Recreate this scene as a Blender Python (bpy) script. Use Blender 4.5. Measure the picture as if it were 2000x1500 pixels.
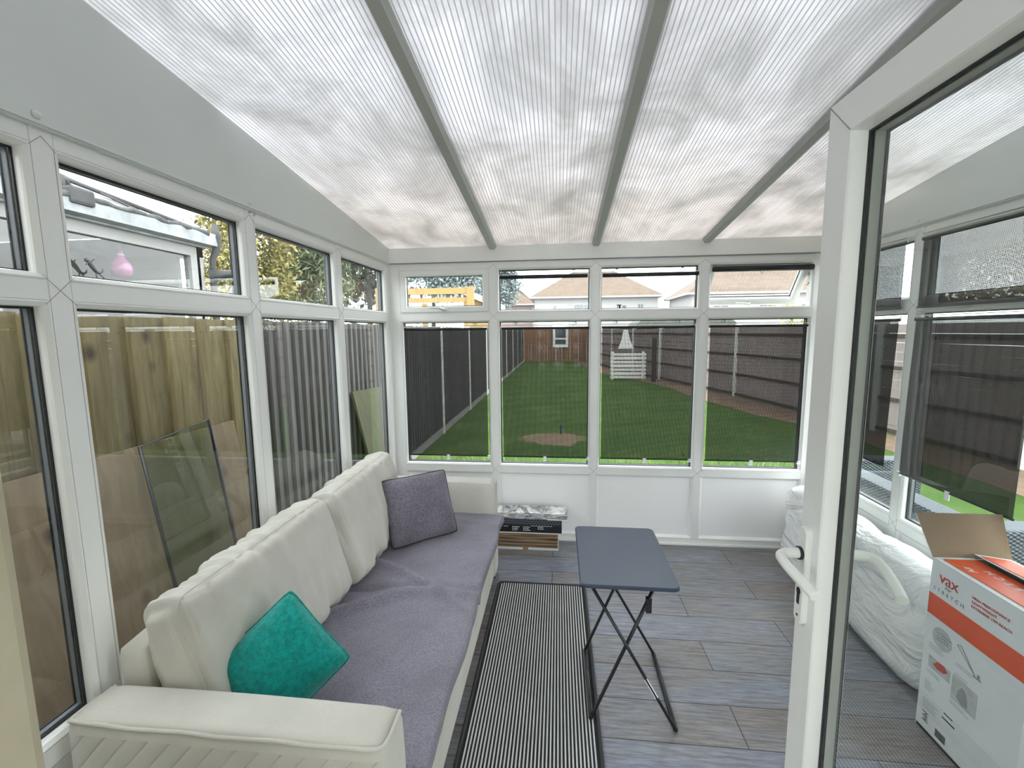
import bpy, bmesh, math, random
from mathutils import Vector, Matrix, noise
random.seed(7)
for o in list(bpy.data.objects): bpy.data.objects.remove(o)
SC = bpy.context.scene
COL = SC.collection

# ---------------------------------------------------------------- camera, sky, exposure
YAW, PITCH, ROLL, FPX = 0.1051, -0.1183, -0.010, 862.78
CAMX, CAMZ = 1.257, 1.6
cam_d = bpy.data.cameras.new('camera'); cam = bpy.data.objects.new('camera', cam_d); COL.objects.link(cam)
fw = Vector((-math.sin(YAW)*math.cos(PITCH), math.cos(YAW)*math.cos(PITCH), math.sin(PITCH)))
r0 = Vector((math.cos(YAW), math.sin(YAW), 0)); u0 = r0.cross(fw)
rt = r0*math.cos(ROLL)+u0*math.sin(ROLL); up = -r0*math.sin(ROLL)+u0*math.cos(ROLL)
Mc = Matrix((rt, up, -fw)).transposed().to_4x4(); Mc.translation = (CAMX, 0, CAMZ)
cam.matrix_world = Mc
cam_d.sensor_width = 36; cam_d.lens = FPX/2000*36; cam_d.clip_start = 0.02; cam_d.clip_end = 300
SC.camera = cam
SC.view_settings.view_transform = 'Standard'; SC.view_settings.look = 'None'
SC.view_settings.gamma = 1; SC.view_settings.use_curve_mapping = False
SC.view_settings.exposure = 0.62
SC.cycles.transparent_max_bounces = 32
SC.cycles.max_bounces = 14; SC.cycles.diffuse_bounces = 7; SC.cycles.transmission_bounces = 8
w = bpy.data.worlds.new('overcast_sky'); SC.world = w; w.use_nodes = True
nt = w.node_tree; bg = nt.nodes['Background']
tc = nt.nodes.new('ShaderNodeTexCoord'); nz = nt.nodes.new('ShaderNodeTexNoise'); nz.inputs['Scale'].default_value = 2.2; nz.inputs['Detail'].default_value = 5
cr = nt.nodes.new('ShaderNodeValToRGB'); cr.color_ramp.elements[0].position = .3; cr.color_ramp.elements[1].position = .7
cr.color_ramp.elements[0].color = (.86, .91, .98, 1); cr.color_ramp.elements[1].color = (1, 1, 1, 1)
nt.links.new(tc.outputs['Generated'], nz.inputs['Vector']); nt.links.new(nz.outputs['Fac'], cr.inputs['Fac']); nt.links.new(cr.outputs['Color'], bg.inputs['Color'])
bg.inputs['Strength'].default_value = 4.6
# soft high sun behind the cloud
sd = bpy.data.lights.new('veiled_sun', 'SUN'); sd.energy = 2.0; sd.angle = math.radians(35); sd.color = (1, .97, .92)
so = bpy.data.objects.new('veiled_sun', sd); so.rotation_euler = (math.radians(28), math.radians(18), 0); COL.objects.link(so)

# ---------------------------------------------------------------- dimensions
L, W = 3.256, 3.057
ZS, ZT, ZF, ZE, SL = .5538, 1.714, 2.1027, 2.2151, .1251
YN = .20                         # room face of the house wall
GZ = -.10                        # garden level
BM = (0.7812, 1.5199, 2.2693)    # mullions of the back wall
SM = (0.281, 1.016, 1.7502, 2.4851)

# ---------------------------------------------------------------- material helpers
def mat(name):
    m = bpy.data.materials.new(name); m.use_nodes = True
    n = m.node_tree; b = n.nodes['Principled BSDF']
    return m, n, b
def coords(n, scale=(1,1,1), kind='Object', rot=(0,0,0)):
    t = n.nodes.new('ShaderNodeTexCoord'); mp = n.nodes.new('ShaderNodeMapping')
    mp.inputs['Scale'].default_value = scale; mp.inputs['Rotation'].default_value = rot
    n.links.new(t.outputs[kind], mp.inputs['Vector']); return mp.outputs['Vector']
def noi(n, vec, scale, detail=4, rough=.5, dist=0):
    t = n.nodes.new('ShaderNodeTexNoise'); t.inputs['Scale'].default_value = scale; t.inputs['Detail'].default_value = detail
    t.inputs['Roughness'].default_value = rough; t.inputs['Distortion'].default_value = dist
    if vec: n.links.new(vec, t.inputs['Vector'])
    return t.outputs['Fac']
def ramp(n, fac, stops):
    r = n.nodes.new('ShaderNodeValToRGB'); e = r.color_ramp.elements
    while len(e) < len(stops): e.new(.5)
    for k, (p, c) in enumerate(stops): e[k].position = p; e[k].color = (*c, 1)
    n.links.new(fac, r.inputs['Fac']); return r.outputs['Color']
def mix(n, fac, a, b, mode='MIX'):
    x = n.nodes.new('ShaderNodeMix'); x.data_type = 'RGBA'; x.blend_type = mode
    for s, v in ((x.inputs[0], fac), (x.inputs[6], a), (x.inputs[7], b)):
        if isinstance(v, bpy.types.NodeSocket): n.links.new(v, s)
        elif isinstance(v, (int, float)): s.default_value = v
        else: s.default_value = (*v, 1)
    return x.outputs[2]
def mth(n, op, a, b=0., c=None):
    x = n.nodes.new('ShaderNodeMath'); x.operation = op
    for k, v in enumerate((a, b) if c is None else (a, b, c)):
        if isinstance(v, bpy.types.NodeSocket): n.links.new(v, x.inputs[k])
        else: x.inputs[k].default_value = v
    return x.outputs[0]
def bump(n, b, h, s=.3, d=.01):
    x = n.nodes.new('ShaderNodeBump'); x.inputs['Strength'].default_value = s; x.inputs['Distance'].default_value = d
    n.links.new(h, x.inputs['Height']); n.links.new(x.outputs['Normal'], b.inputs['Normal'])
def sep(n, v):
    x = n.nodes.new('ShaderNodeSeparateXYZ'); n.links.new(v, x.inputs[0]); return x.outputs
def plain(name, col, rough=.5, metal=0, var=.06, scale=8, bmp=0, bscale=60, spec=.5):
    m, n, b = mat(name); v = coords(n)
    f = noi(n, v, scale)
    lo = tuple(c*(1-var) for c in col); hi = tuple(min(1, c*(1+var)) for c in col)
    n.links.new(ramp(n, f, [(.3, lo), (.7, hi)]), b.inputs['Base Color'])
    b.inputs['Roughness'].default_value = rough; b.inputs['Metallic'].default_value = metal
    b.inputs['Specular IOR Level'].default_value = spec
    if bmp: bump(n, b, noi(n, v, bscale, 3), bmp, .004)
    return m
M = {}
M['upvc'] = plain('white_upvc', (.81, .815, .80), .32, var=.025, scale=3)
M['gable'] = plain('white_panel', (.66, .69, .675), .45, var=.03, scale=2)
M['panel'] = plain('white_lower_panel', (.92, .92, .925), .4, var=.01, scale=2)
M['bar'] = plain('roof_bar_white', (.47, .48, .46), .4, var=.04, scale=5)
M['seal'] = plain('black_rubber', (.012, .013, .018), .5)
M['line'] = plain('grey_joint', (.28, .28, .28), .8)
M['black_metal'] = plain('black_painted_metal', (.012, .013, .016), .35)
M['black_plastic'] = plain('black_plastic', (.01, .01, .014), .4)
M['clear_plastic_white'] = plain('frosted_plastic', (.85, .88, .9), .2)
M['white_plastic'] = plain('white_plastic', (.78, .79, .76), .3, var=.03)
M['chrome'] = plain('dull_steel', (.45, .46, .48), .3, metal=.9)
M['spacer'] = plain('grey_aluminium_spacer', (.13, .145, .165), .45, var=.05)
M['door_spacer'] = plain('pale_grey_spacer', (.34, .35, .33), .45, var=.05)
M['pink'] = plain('pink_bulb', (.30, .085, .19), .15, var=.1)
M['screw'] = plain('screw_cap', (.7, .7, .69), .4)
M['plaster'] = plain('cream_plaster', (.80, .77, .70), .8, var=.08, bmp=.2)
M['cream'] = plain('cream_gloss', (.42, .38, .29), .5, var=.1, scale=14)
M['red'] = plain('red_print', (.55, .05, .03), .45)
M['orange'] = plain('orange_print', (.80, .115, .03), .42, var=.05)
M['white_print'] = plain('white_print', (.86, .87, .87), .42)
M['grey_print'] = plain('grey_print', (.30, .32, .34), .5)
M['pale_print'] = plain('pale_grey_print', (.52, .55, .57), .5, var=.15, scale=30)
M['black_print'] = plain('black_print', (.02, .02, .02), .5)
M['carton'] = plain('white_carton', (.80, .84, .87), .45, var=.03)
M['card'] = plain('brown_cardboard', (.30, .22, .145), .85, var=.06, scale=5)
M['blue_wood'] = plain('blue_peg', (0.021, 0.042, 0.210), .5)

def glass(name, tint=(.93, .96, .95), refl=1.0, ior=1.5):
    m, n, b = mat(name); n.nodes.remove(b)
    out = n.nodes['Material Output']
    tr = n.nodes.new('ShaderNodeBsdfTransparent'); tr.inputs['Color'].default_value = (*tint, 1)
    gl = n.nodes.new('ShaderNodeBsdfGlossy'); gl.inputs['Roughness'].default_value = 0.0
    fr = n.nodes.new('ShaderNodeFresnel'); fr.inputs['IOR'].default_value = ior
    ge = n.nodes.new('ShaderNodeNewGeometry')
    f = mth(n, 'MULTIPLY', mth(n, 'MULTIPLY', fr.outputs[0], refl), mth(n, 'SUBTRACT', 1., ge.outputs['Backfacing']))
    mx = n.nodes.new('ShaderNodeMixShader'); n.links.new(f, mx.inputs[0]); n.links.new(tr.outputs[0], mx.inputs[1]); n.links.new(gl.outputs[0], mx.inputs[2])
    n.links.new(mx.outputs[0], out.inputs[0]); return m
M['glass'] = glass('window_glass', (.95, .975, .965), 1.5)
M['green_glass'] = glass('green_sheet_glass', (.80, .87, .78), 1.5)
M['clear'] = glass('clear_plastic', (.93, .95, .96), 1.6)
M['pink_glass'] = glass('pink_glass', (.80, .42, .64), 1.5)

def mesh_mat():
    m, n, b = mat('perforated_black_mesh'); out = n.nodes['Material Output']
    b.inputs['Base Color'].default_value = (.006, .006, .008, 1); b.inputs['Roughness'].default_value = .7
    v = coords(n, (1, 1, 1)); s = sep(n, v); P = .0042
    def cell(a): return mth(n, 'SUBTRACT', mth(n, 'FRACT', mth(n, 'DIVIDE', a, P)), .5)
    cu, cv = cell(s[0]), cell(s[2])
    d = mth(n, 'ADD', mth(n, 'MULTIPLY', cu, cu), mth(n, 'MULTIPLY', cv, cv))
    hole = mth(n, 'LESS_THAN', d, .25*.25)
    tr = n.nodes.new('ShaderNodeBsdfTransparent'); mx = n.nodes.new('ShaderNodeMixShader')
    n.links.new(hole, mx.inputs[0]); n.links.new(b.outputs[0], mx.inputs[1]); n.links.new(tr.outputs[0], mx.inputs[2])
    n.links.new(mx.outputs[0], out.inputs[0]); return m
M['mesh'] = mesh_mat()

def poly_mat():
    m, n, b = mat('fluted_polycarbonate'); out = n.nodes['Material Output']; n.nodes.remove(b)
    v = coords(n); s = sep(n, v)
    fx = mth(n, 'FRACT', mth(n, 'DIVIDE', s[0], .0165))
    rib = mth(n, 'LESS_THAN', mth(n, 'ABSOLUTE', mth(n, 'SUBTRACT', fx, .5)), .13)
    # dirt, leaves and algae lying on the sheets
    big = noi(n, coords(n, (1, .7, 1)), 2.6, 6, .62, .5)
    dirt = ramp(n, big, [(.32, (.075, .077, .075)), (.44, (.112, .113, .113)), (.60, (.168, .170, .175))])
    streak = ramp(n, noi(n, coords(n, (30, .8, 1)), 1.5, 2), [(.3, (.86, .86, .86)), (.7, (1, 1, 1))])
    eave = ramp(n, mth(n, 'ADD', mth(n, 'MULTIPLY', mth(n, 'SUBTRACT', s[1], 1.6), .62), mth(n, 'MULTIPLY', noi(n, v, 5, 5), .5)), [(.25, (1, 1, 1)), (1.25, (.99, .90, .79))])
    c = mix(n, 1., mix(n, 1., dirt, streak, 'MULTIPLY'), eave, 'MULTIPLY')
    c = mix(n, mth(n, 'MULTIPLY', rib, .8), c, (.055, .056, .058), 'MIX')
    tl = n.nodes.new('ShaderNodeBsdfTranslucent'); n.links.new(c, tl.inputs['Color'])
    df = n.nodes.new('ShaderNodeBsdfDiffuse'); df.inputs['Color'].default_value = (.8, .8, .8, 1)
    mx = n.nodes.new('ShaderNodeMixShader'); mx.inputs[0].default_value = .10
    n.links.new(tl.outputs[0], mx.inputs[1]); n.links.new(df.outputs[0], mx.inputs[2])
    n.links.new(mx.outputs[0], out.inputs[0]); return m
M['poly'] = poly_mat()
M['poly_top'] = glass('polycarbonate_skin', (.97, .97, .97), .6)

def floor_mat():
    m, n, b = mat('grey_oak_laminate'); v = coords(n)
    br = n.nodes.new('ShaderNodeTexBrick'); n.links.new(coords(n), br.inputs['Vector'])
    br.offset = .37; br.inputs['Scale'].default_value = 1; br.inputs['Brick Width'].default_value = 1.22; br.inputs['Row Height'].default_value = .2
    br.inputs['Mortar Size'].default_value = .0024; br.inputs['Mortar Smooth'].default_value = .2; br.inputs['Bias'].default_value = 0
    br.inputs['Color1'].default_value = (0, 0, 0, 1); br.inputs['Color2'].default_value = (1, 1, 1, 1); br.inputs['Mortar'].default_value = (.5, .5, .5, 1)
    rnd_ = sep(n, br.outputs['Color'])[0]
    lowf = noi(n, coords(n, (.9, 4, 1)), 1.7, 4, .6)
    k_ = mth(n, 'ADD', mth(n, 'MULTIPLY', rnd_, .30), mth(n, 'MULTIPLY', lowf, .80))
    base = ramp(n, k_, [(.25, (.30, .245, .22)), (.48, (.355, .335, .345)), (.62, (.37, .385, .45)), (.85, (.32, .36, .50))])
    grain = ramp(n, noi(n, coords(n, (3, 40, 1)), 2, 6, .68), [(.30, (.34, .33, .325)), (.68, (.92, .92, .92))])
    wear = ramp(n, noi(n, coords(n, (1.5, 9, 1)), 3.2, 6, .7), [(.55, (0, 0, 0)), (.75, (1, 1, 1))])
    c = mix(n, 1., base, grain, 'MULTIPLY')
    c = mix(n, 1., c, ramp(n, noi(n, coords(n, (1.5, 10, 1)), 9, 5, .7), [(.35, (.75, .75, .75)), (.65, (1, 1, 1))]), 'MULTIPLY')
    c = mix(n, mth(n, 'MULTIPLY', wear, .35), c, (.36, .32, .28))
    c = mix(n, mth(n, 'MULTIPLY', br.outputs['Fac'], .95), c, (.022, .02, .02))
    n.links.new(c, b.inputs['Base Color']); b.inputs['Roughness'].default_value = .33
    b.inputs['Specular IOR Level'].default_value = .6
    bump(n, b, mth(n, 'SUBTRACT', noi(n, coords(n, (3, 60, 1)), 2, 4), br.outputs['Fac']), .25, .002)
    return m
M['floor'] = floor_mat()

def fabric(name, col, col2, rough=.9, weave=500, quilt=False, pile=0):
    m, n, b = mat(name); v = coords(n)
    big = noi(n, v, 5, 4); fine = noi(n, coords(n, (1, 1, 3)), weave*.5, 3, .7)
    c = mix(n, mth(n, 'MULTIPLY', fine, .5), ramp(n, big, [(.3, col2), (.7, col)]), tuple(x*.6 for x in col2))
    n.links.new(c, b.inputs['Base Color']); b.inputs['Roughness'].default_value = rough
    b.inputs['Specular IOR Level'].default_value = .2
    b.inputs['Sheen Weight'].default_value = .25; b.inputs['Sheen Roughness'].default_value = .5
    h = mth(n, 'MULTIPLY', fine, .25)
    if quilt:
        s = sep(n, v); a = mth(n, 'ADD', s[0], mth(n, 'MULTIPLY', s[2], -.9))
        h = mth(n, 'ADD', h, mth(n, 'MULTIPLY', mth(n, 'POWER', mth(n, 'ABSOLUTE', mth(n, 'SINE', mth(n, 'MULTIPLY', a, math.pi/.058))), .35), 1.4))
        bump(n, b, h, .8, .005)
    elif pile:
        h = noi(n, v, pile, 4, .8); bump(n, b, h, .9, .005)
        n.links.new(mix(n, mth(n, 'MULTIPLY', ramp(n, h, [(.38, (1, 1, 1)), (.62, (0, 0, 0))]), .6), c, tuple(x*.35 for x in col2)), b.inputs['Base Color'])
    else: bump(n, b, h, .35, .002)
    return m
M['cream_fabric'] = fabric('cream_chenille', (.66, .64, .58), (.55, .535, .48))
M['quilt'] = fabric('cream_quilted', (.66, .64, .58), (.55, .535, .48), quilt=True)
M['blanket'] = fabric('mauve_fleece', (.36, .34, .425), (.27, .25, .315), pile=150)
M['grey_cush'] = fabric('grey_mauve_cotton', (.29, .27, .335), (.19, .175, .22), pile=90)
M['teal'] = fabric('teal_plush', (.004, .46, .40), (.0, .30, .27), pile=60)
M['rib_white'] = plain('pale_cord', (.62, .62, .61), .85, bmp=.5, bscale=250)
M['rib_black'] = plain('black_cord', (.018, .018, .022), .9)
M['rug_edge'] = plain('black_rug_edge', (.03, .03, .032), .7)
M['table'] = plain('dark_blue_grey_table', (.018, .034, .075), .36, var=.05, scale=30, bmp=.05, spec=.8)

def wrap_mat():
    m, n, b = mat('white_plastic_film'); v = coords(n)
    n.links.new(ramp(n, noi(n, v, 3, 4), [(.3, (.80, .82, .83)), (.7, (.9, .91, .91))]), b.inputs['Base Color'])
    b.inputs['Roughness'].default_value = .22
    bump(n, b, noi(n, coords(n, (1, .6, 1.4)), 4.5, 4, .55, 2.2), .85, .04); return m
M['film'] = wrap_mat()
def foil_mat():
    m, n, b = mat('silver_film'); v = coords(n, (2, 1, 14))
    n.links.new(ramp(n, noi(n, v, 6, 4, .7, 1), [(.35, (.10, .10, .12)), (.5, (.5, .5, .52)), (.6, (.95, .95, .95))]), b.inputs['Base Color'])
    b.inputs['Roughness'].default_value = .2; b.inputs['Metallic'].default_value = .5
    bump(n, b, noi(n, v, 12, 3), .8, .01); return m
M['foil'] = foil_mat()
def dots_mat():
    m, n, b = mat('dotted_black_sleeve'); s = sep(n, coords(n)); P = .022
    row = mth(n, 'DIVIDE', s[2], P*.72); fr = mth(n, 'FLOOR', row)
    cu = mth(n, 'SUBTRACT', mth(n, 'FRACT', mth(n, 'ADD', mth(n, 'DIVIDE', s[0], P), mth(n, 'MULTIPLY', fr, .5))), .5)
    cv = mth(n, 'SUBTRACT', mth(n, 'FRACT', row), .5)
    d = mth(n, 'ADD', mth(n, 'MULTIPLY', cu, cu), mth(n, 'MULTIPLY', cv, cv))
    n.links.new(mix(n, mth(n, 'LESS_THAN', d, .11), (.10, .11, .14), (.008, .008, .012)), b.inputs['Base Color'])
    b.inputs['Roughness'].default_value = .4; return m
M['dots'] = dots_mat()
def brownwood():
    m, n, b = mat('brown_wood_slats'); v = coords(n, (1, 1, 1))
    c = ramp(n, noi(n, coords(n, (2, 2, 60)), 2, 3), [(.35, (.05, .03, .015)), (.5, (.19, .115, .05)), (.65, (.30, .20, .10))])
    n.links.new(c, b.inputs['Base Color']); b.inputs['Roughness'].default_value = .6; return m
M['slats'] = brownwood()

def boards(name, c1, c2, axis, width, rough=.85, knots=True, dark=(.05, .04, .03), groove=.04):
    """wood boards; axis = coordinate that counts the boards"""
    m, n, b = mat(name); s = sep(n, coords(n))
    a = s[axis]; k = mth(n, 'DIVIDE', a, width)
    idx = mth(n, 'FLOOR', k); fr = mth(n, 'FRACT', k)
    cmb = n.nodes.new('ShaderNodeCombineXYZ'); n.links.new(idx, cmb.inputs[0])
    wn = n.nodes.new('ShaderNodeTexWhiteNoise'); wn.noise_dimensions = '1D'; n.links.new(idx, wn.inputs['W'])
    sc = [14, 14, 14]; sc[2 if axis != 2 else 1] = 1.6
    grain = noi(n, coords(n, tuple(sc)), 1.6, 6, .62, .8)
    c = ramp(n, grain, [(.3, c2), (.7, c1)])
    c = mix(n, mth(n, 'MULTIPLY', wn.outputs['Value'], .35), c, tuple(x*.55 for x in c2))
    if knots:
        vo = n.nodes.new('ShaderNodeTexVoronoi'); vo.inputs['Scale'].default_value = 4.2; vo.inputs['Randomness'].default_value = 1
        n.links.new(coords(n, (1, 1, .75)), vo.inputs['Vector'])
        c = mix(n, ramp(n, vo.outputs['Distance'], [(.05, (.9, .9, .9)), (.16, (0, 0, 0))]), c, (.03, .018, .01))
    if groove: c = mix(n, mth(n, 'LESS_THAN', fr, groove), c, dark)
    n.links.new(c, b.inputs['Base Color']); b.inputs['Roughness'].default_value = rough
    bump(n, b, grain, .3, .004); return m
M['tan_boards'] = boards('tan_fence_board', (.215, .175, .085), (.095, .072, .032), 1, .5, groove=0)
M['grey_boards'] = boards('weathered_fence_board', (.135, .128, .122), (.055, .052, .05), 1, .5, groove=0, knots=False)
M['ply'] = boards('plywood', (.22, .165, .105), (.14, .10, .062), 1, 3, knots=True, groove=0)
M['brown_boards'] = boards('orange_brown_board', (.30, .15, .065), (.18, .09, .04), 0, .4, groove=0, knots=False)
M['pink_boards'] = boards('pinkish_brown_board', (.33, .27, .26), (.22, .175, .17), 1, 2.5, groove=0, knots=False)
M['green_board'] = boards('algae_stained_board', (.07, .068, .032), (.035, .036, .016), 1, .3, groove=.0, knots=False)
M['yellow_wood'] = boards('new_yellow_timber', (0.302, 0.210, 0.084), (0.252, 0.168, 0.059), 0, 5, groove=0, knots=False)
M['concrete'] = plain('concrete_post', (0.231, 0.227, 0.214), .9, var=.12, scale=12, bmp=.3)
M['bounce_ground'] = plain('grey_bounce_ground', (0.143, 0.141, 0.134), .9, var=.15)
M['white_paint'] = plain('white_garden_paint', (.80, .80, .78), .7, var=.05)
M['post_white'] = plain('pale_concrete_post', (.60, .59, .56), .8, var=.08)
M['soil'] = plain('bare_earth', (0.143, 0.092, 0.059), .95, var=.3, scale=6, bmp=.4)
M['house_white'] = plain('white_render', (0.294, 0.290, 0.286), .9, var=.03)
M['house_pink'] = plain('pink_render', (0.231, 0.176, 0.164), .9, var=.05)
M['dark_pane'] = plain('house_pane', (0.067, 0.076, 0.084), .15, var=.3, scale=3)
M['fascia_dirty'] = plain('dirty_white_fascia', (0.260, 0.273, 0.286), .6, var=.25, scale=9)
M['gutter'] = plain('mossy_black_gutter', (0.042, 0.044, 0.046), .8, var=.6, scale=20)
M['lead'] = plain('grey_downpipe', (0.032, 0.032, 0.034), .7, var=.3)
M['blue_blind'] = plain('pale_blue_blind', (0.160, 0.210, 0.328), .6, var=.12, scale=12)
M['beige'] = plain('beige_lining', (0.260, 0.244, 0.218), .8, var=.08)
M['shed_felt'] = plain('green_grey_felt', (0.067, 0.071, 0.063), .9, var=.3)
M['bark'] = plain('bark', (0.046, 0.036, 0.025), .9, var=.3)
M['hill'] = plain('autumn_hill', (0.189, 0.151, 0.067), 1, var=.3, scale=.6)
def tile_mat():
    m, n, b = mat('clay_roof_tiles'); 
    br = n.nodes.new('ShaderNodeTexBrick'); n.links.new(coords(n, kind='UV'), br.inputs['Vector'])
    br.inputs['Scale'].default_value = 1; br.inputs['Brick Width'].default_value = .34; br.inputs['Row Height'].default_value = .30; br.inputs['Mortar Size'].default_value = .03
    br.inputs['Color1'].default_value = (0.094, 0.061, 0.044, 1); br.inputs['Color2'].default_value = (0.130, 0.096, 0.070, 1); br.inputs['Mortar'].default_value = (0.052, 0.034, 0.026, 1)
    n.links.new(mix(n, noi(n, coords(n), .8, 4), br.outputs['Color'], (0.114, 0.086, 0.065)), b.inputs['Base Color']); b.inputs['Roughness'].default_value = .9; return m
M['tiles'] = tile_mat()
def grass_mat():
    m, n, b = mat('lawn'); v = coords(n)
    c = ramp(n, noi(n, v, 1.2, 6, .65), [(.3, (.018, .040, .006)), (.5, (.036, .068, .012)), (.7, (.085, .105, .030))])
    c = mix(n, mth(n, 'MULTIPLY', noi(n, v, 30, 4, .8), .5), c, (.075, .15, .03))
    # worn patches: a round one under the blue peg and a strip along the right fence
    s = sep(n, v)
    dx = mth(n, 'DIVIDE', mth(n, 'SUBTRACT', s[0], 1.15), .95); dy = mth(n, 'DIVIDE', mth(n, 'SUBTRACT', s[1], 6.9), .62)
    d = mth(n, 'ADD', mth(n, 'ADD', mth(n, 'MULTIPLY', dx, dx), mth(n, 'MULTIPLY', dy, dy)), mth(n, 'MULTIPLY', noi(n, v, 3, 5), 1.2))
    c = mix(n, ramp(n, d, [(.9, (.95, .95, .95)), (1.7, (0, 0, 0))]), c, (0.200, 0.145, 0.095))
    n.links.new(c, b.inputs['Base Color']); b.inputs['Roughness'].default_value = 1; b.inputs['Specular IOR Level'].default_value = .1
    bump(n, b, noi(n, v, 60, 4), .6, .02); return m
M['lawn'] = grass_mat()
def leaf(name, c1, c2):
    m, n, b = mat(name); 
    n.links.new(ramp(n, noi(n, coords(n), 3.5, 4), [(.32, c1), (.68, c2)]), b.inputs['Base Color'])
    b.inputs['Roughness'].default_value = .8; return m
M['leaf_yellow'] = leaf('yellow_green_leaves', (0.110, 0.110, 0.025), (0.310, 0.260, 0.080))
M['leaf_green'] = leaf('dull_green_leaves', (0.040, 0.060, 0.030), (0.130, 0.160, 0.075))
M['leaf_dark'] = leaf('dark_conifer', (0.028, 0.040, 0.028), (0.075, 0.085, 0.060))
M['leaf_blue'] = leaf('misty_green_leaves', (.14, .18, .18), (.26, .31, .30))
M['leaf_lime'] = leaf('lime_leaves', (0.275, 0.300, 0.060), (0.425, 0.410, 0.150))
M['blade'] = leaf('grass_blade', (0.080, 0.165, 0.030), (0.210, 0.310, 0.100))
def rattan_mat():
    m, n, b = mat('blue_grey_rattan'); s = sep(n, coords(n))
    a = mth(n, 'SINE', mth(n, 'MULTIPLY', mth(n, 'ADD', s[0], s[1]), 190.)); c_ = mth(n, 'SINE', mth(n, 'MULTIPLY', s[2], 300.))
    h = mth(n, 'MULTIPLY', a, c_)
    n.links.new(ramp(n, mth(n, 'ADD', mth(n, 'MULTIPLY', h, .5), .5), [(.2, (.015, .02, .028)), (.8, (.075, .09, .115))]), b.inputs['Base Color'])
    b.inputs['Roughness'].default_value = .5; bump(n, b, h, .8, .004); return m
M['rattan'] = rattan_mat()

# ---------------------------------------------------------------- mesh helpers
def link(name, bm, mats, parent=None, smooth=False):
    me = bpy.data.meshes.new(name); bmesh.ops.recalc_face_normals(bm, faces=bm.faces) if len(bm.faces) < 60000 else None
    bm.to_mesh(me); bm.free()
    for m in (mats if isinstance(mats, (list, tuple)) else [mats]): me.materials.append(m)
    if smooth:
        for p in me.polygons: p.use_smooth = True
    o = bpy.data.objects.new(name, me); COL.objects.link(o)
    if parent is not None:
        o.parent = parent
        bpy.context.view_layer.update() if False else None
        o.matrix_parent_inverse = PINV.get(parent.name, Matrix.Identity(4))
    return o
PINV = {}
def thing(name, label, cat, loc=(0, 0, 0), rz=0, group=None):
    o = bpy.data.objects.new(name, None); COL.objects.link(o); o.location = loc; o.rotation_euler = (0, 0, rz)
    o.empty_display_size = .1
    o['label'] = label; o['category'] = cat
    if group: o['group'] = group
    # parts below are written in world coordinates
    PINV[o.name] = (Matrix.Translation(loc) @ Matrix.Rotation(rz, 4, 'Z')).inverted()
    return o
def tag(o, label, cat, group=None, kind=None):
    o['label'] = label; o['category'] = cat
    if group: o['group'] = group
    if kind: o['kind'] = kind
    return o
def struct(o): o['kind'] = 'structure'; return o
def sthing(name, loc=(0, 0, 0)):
    o = bpy.data.objects.new(name, None); COL.objects.link(o); o.location = loc; o['kind'] = 'structure'
    PINV[o.name] = Matrix.Translation(loc).inverted(); return o
def B(): return bmesh.new()
def box(bm, x0, x1, y0, y1, z0, z1, mi=0, T=None, bevel=0):
    vs = [bm.verts.new(v) for v in ((x0,y0,z0),(x1,y0,z0),(x1,y1,z0),(x0,y1,z0),(x0,y0,z1),(x1,y0,z1),(x1,y1,z1),(x0,y1,z1))]
    if T is not None:
        for v in vs: v.co = T @ v.co
    fs = [bm.faces.new([vs[i] for i in f]) for f in ((0,3,2,1),(4,5,6,7),(0,1,5,4),(1,2,6,5),(2,3,7,6),(3,0,4,7))]
    for f in fs: f.material_index = mi
    if bevel:
        es = list({e for f in fs for e in f.edges})
        r = bmesh.ops.bevel(bm, geom=es, offset=bevel, segments=2, affect='EDGES', profile=.6)
        for f in r['faces']: f.material_index = mi
    return vs
def prism(bm, pts, a, b_, axis, mi=0):
    """closed polygon pts in the two other axes, extruded along axis from a to b_"""
    def mk(p, t):
        q = list(p); q.insert(axis, t); return bm.verts.new(q)
    A = [mk(p, a) for p in pts]; C = [mk(p, b_) for p in pts]; n = len(pts)
    fs = [bm.faces.new(A), bm.faces.new(C[::-1])]+[bm.faces.new((A[i], C[i], C[(i+1) % n], A[(i+1) % n])) for i in range(n)]
    for f in fs: f.material_index = mi
def tube(bm, pts, r, seg=10, mi=0, closed=False, flat=1.0, cap=True):
    pts = [Vector(p) for p in pts]; n = len(pts); rings = []; prev = None
    for i, p in enumerate(pts):
        if closed: t = pts[(i+1) % n]-pts[i-1]
        else: t = pts[min(i+1, n-1)]-pts[max(i-1, 0)]
        t.normalize()
        if prev is None:
            a = Vector((0, 0, 1)) if abs(t.z) < .9 else Vector((1, 0, 0))
            prev = (a-t*a.dot(t)).normalized()
        else: prev = (prev-t*prev.dot(t)).normalized()
        bb = t.cross(prev)
        rr = r[i] if isinstance(r, (list, tuple)) else r
        rings.append([bm.verts.new(p+prev*math.cos(2*math.pi*k/seg)*rr*flat+bb*math.sin(2*math.pi*k/seg)*rr) for k in range(seg)])
    m = n if closed else n-1
    for i in range(m):
        A, C = rings[i], rings[(i+1) % n]
        for k in range(seg):
            f = bm.faces.new((A[k], A[(k+1) % seg], C[(k+1) % seg], C[k])); f.material_index = mi; f.smooth = True
    if not closed and cap:
        bm.faces.new(rings[0][::-1]).material_index = mi; bm.faces.new(rings[-1]).material_index = mi
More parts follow.
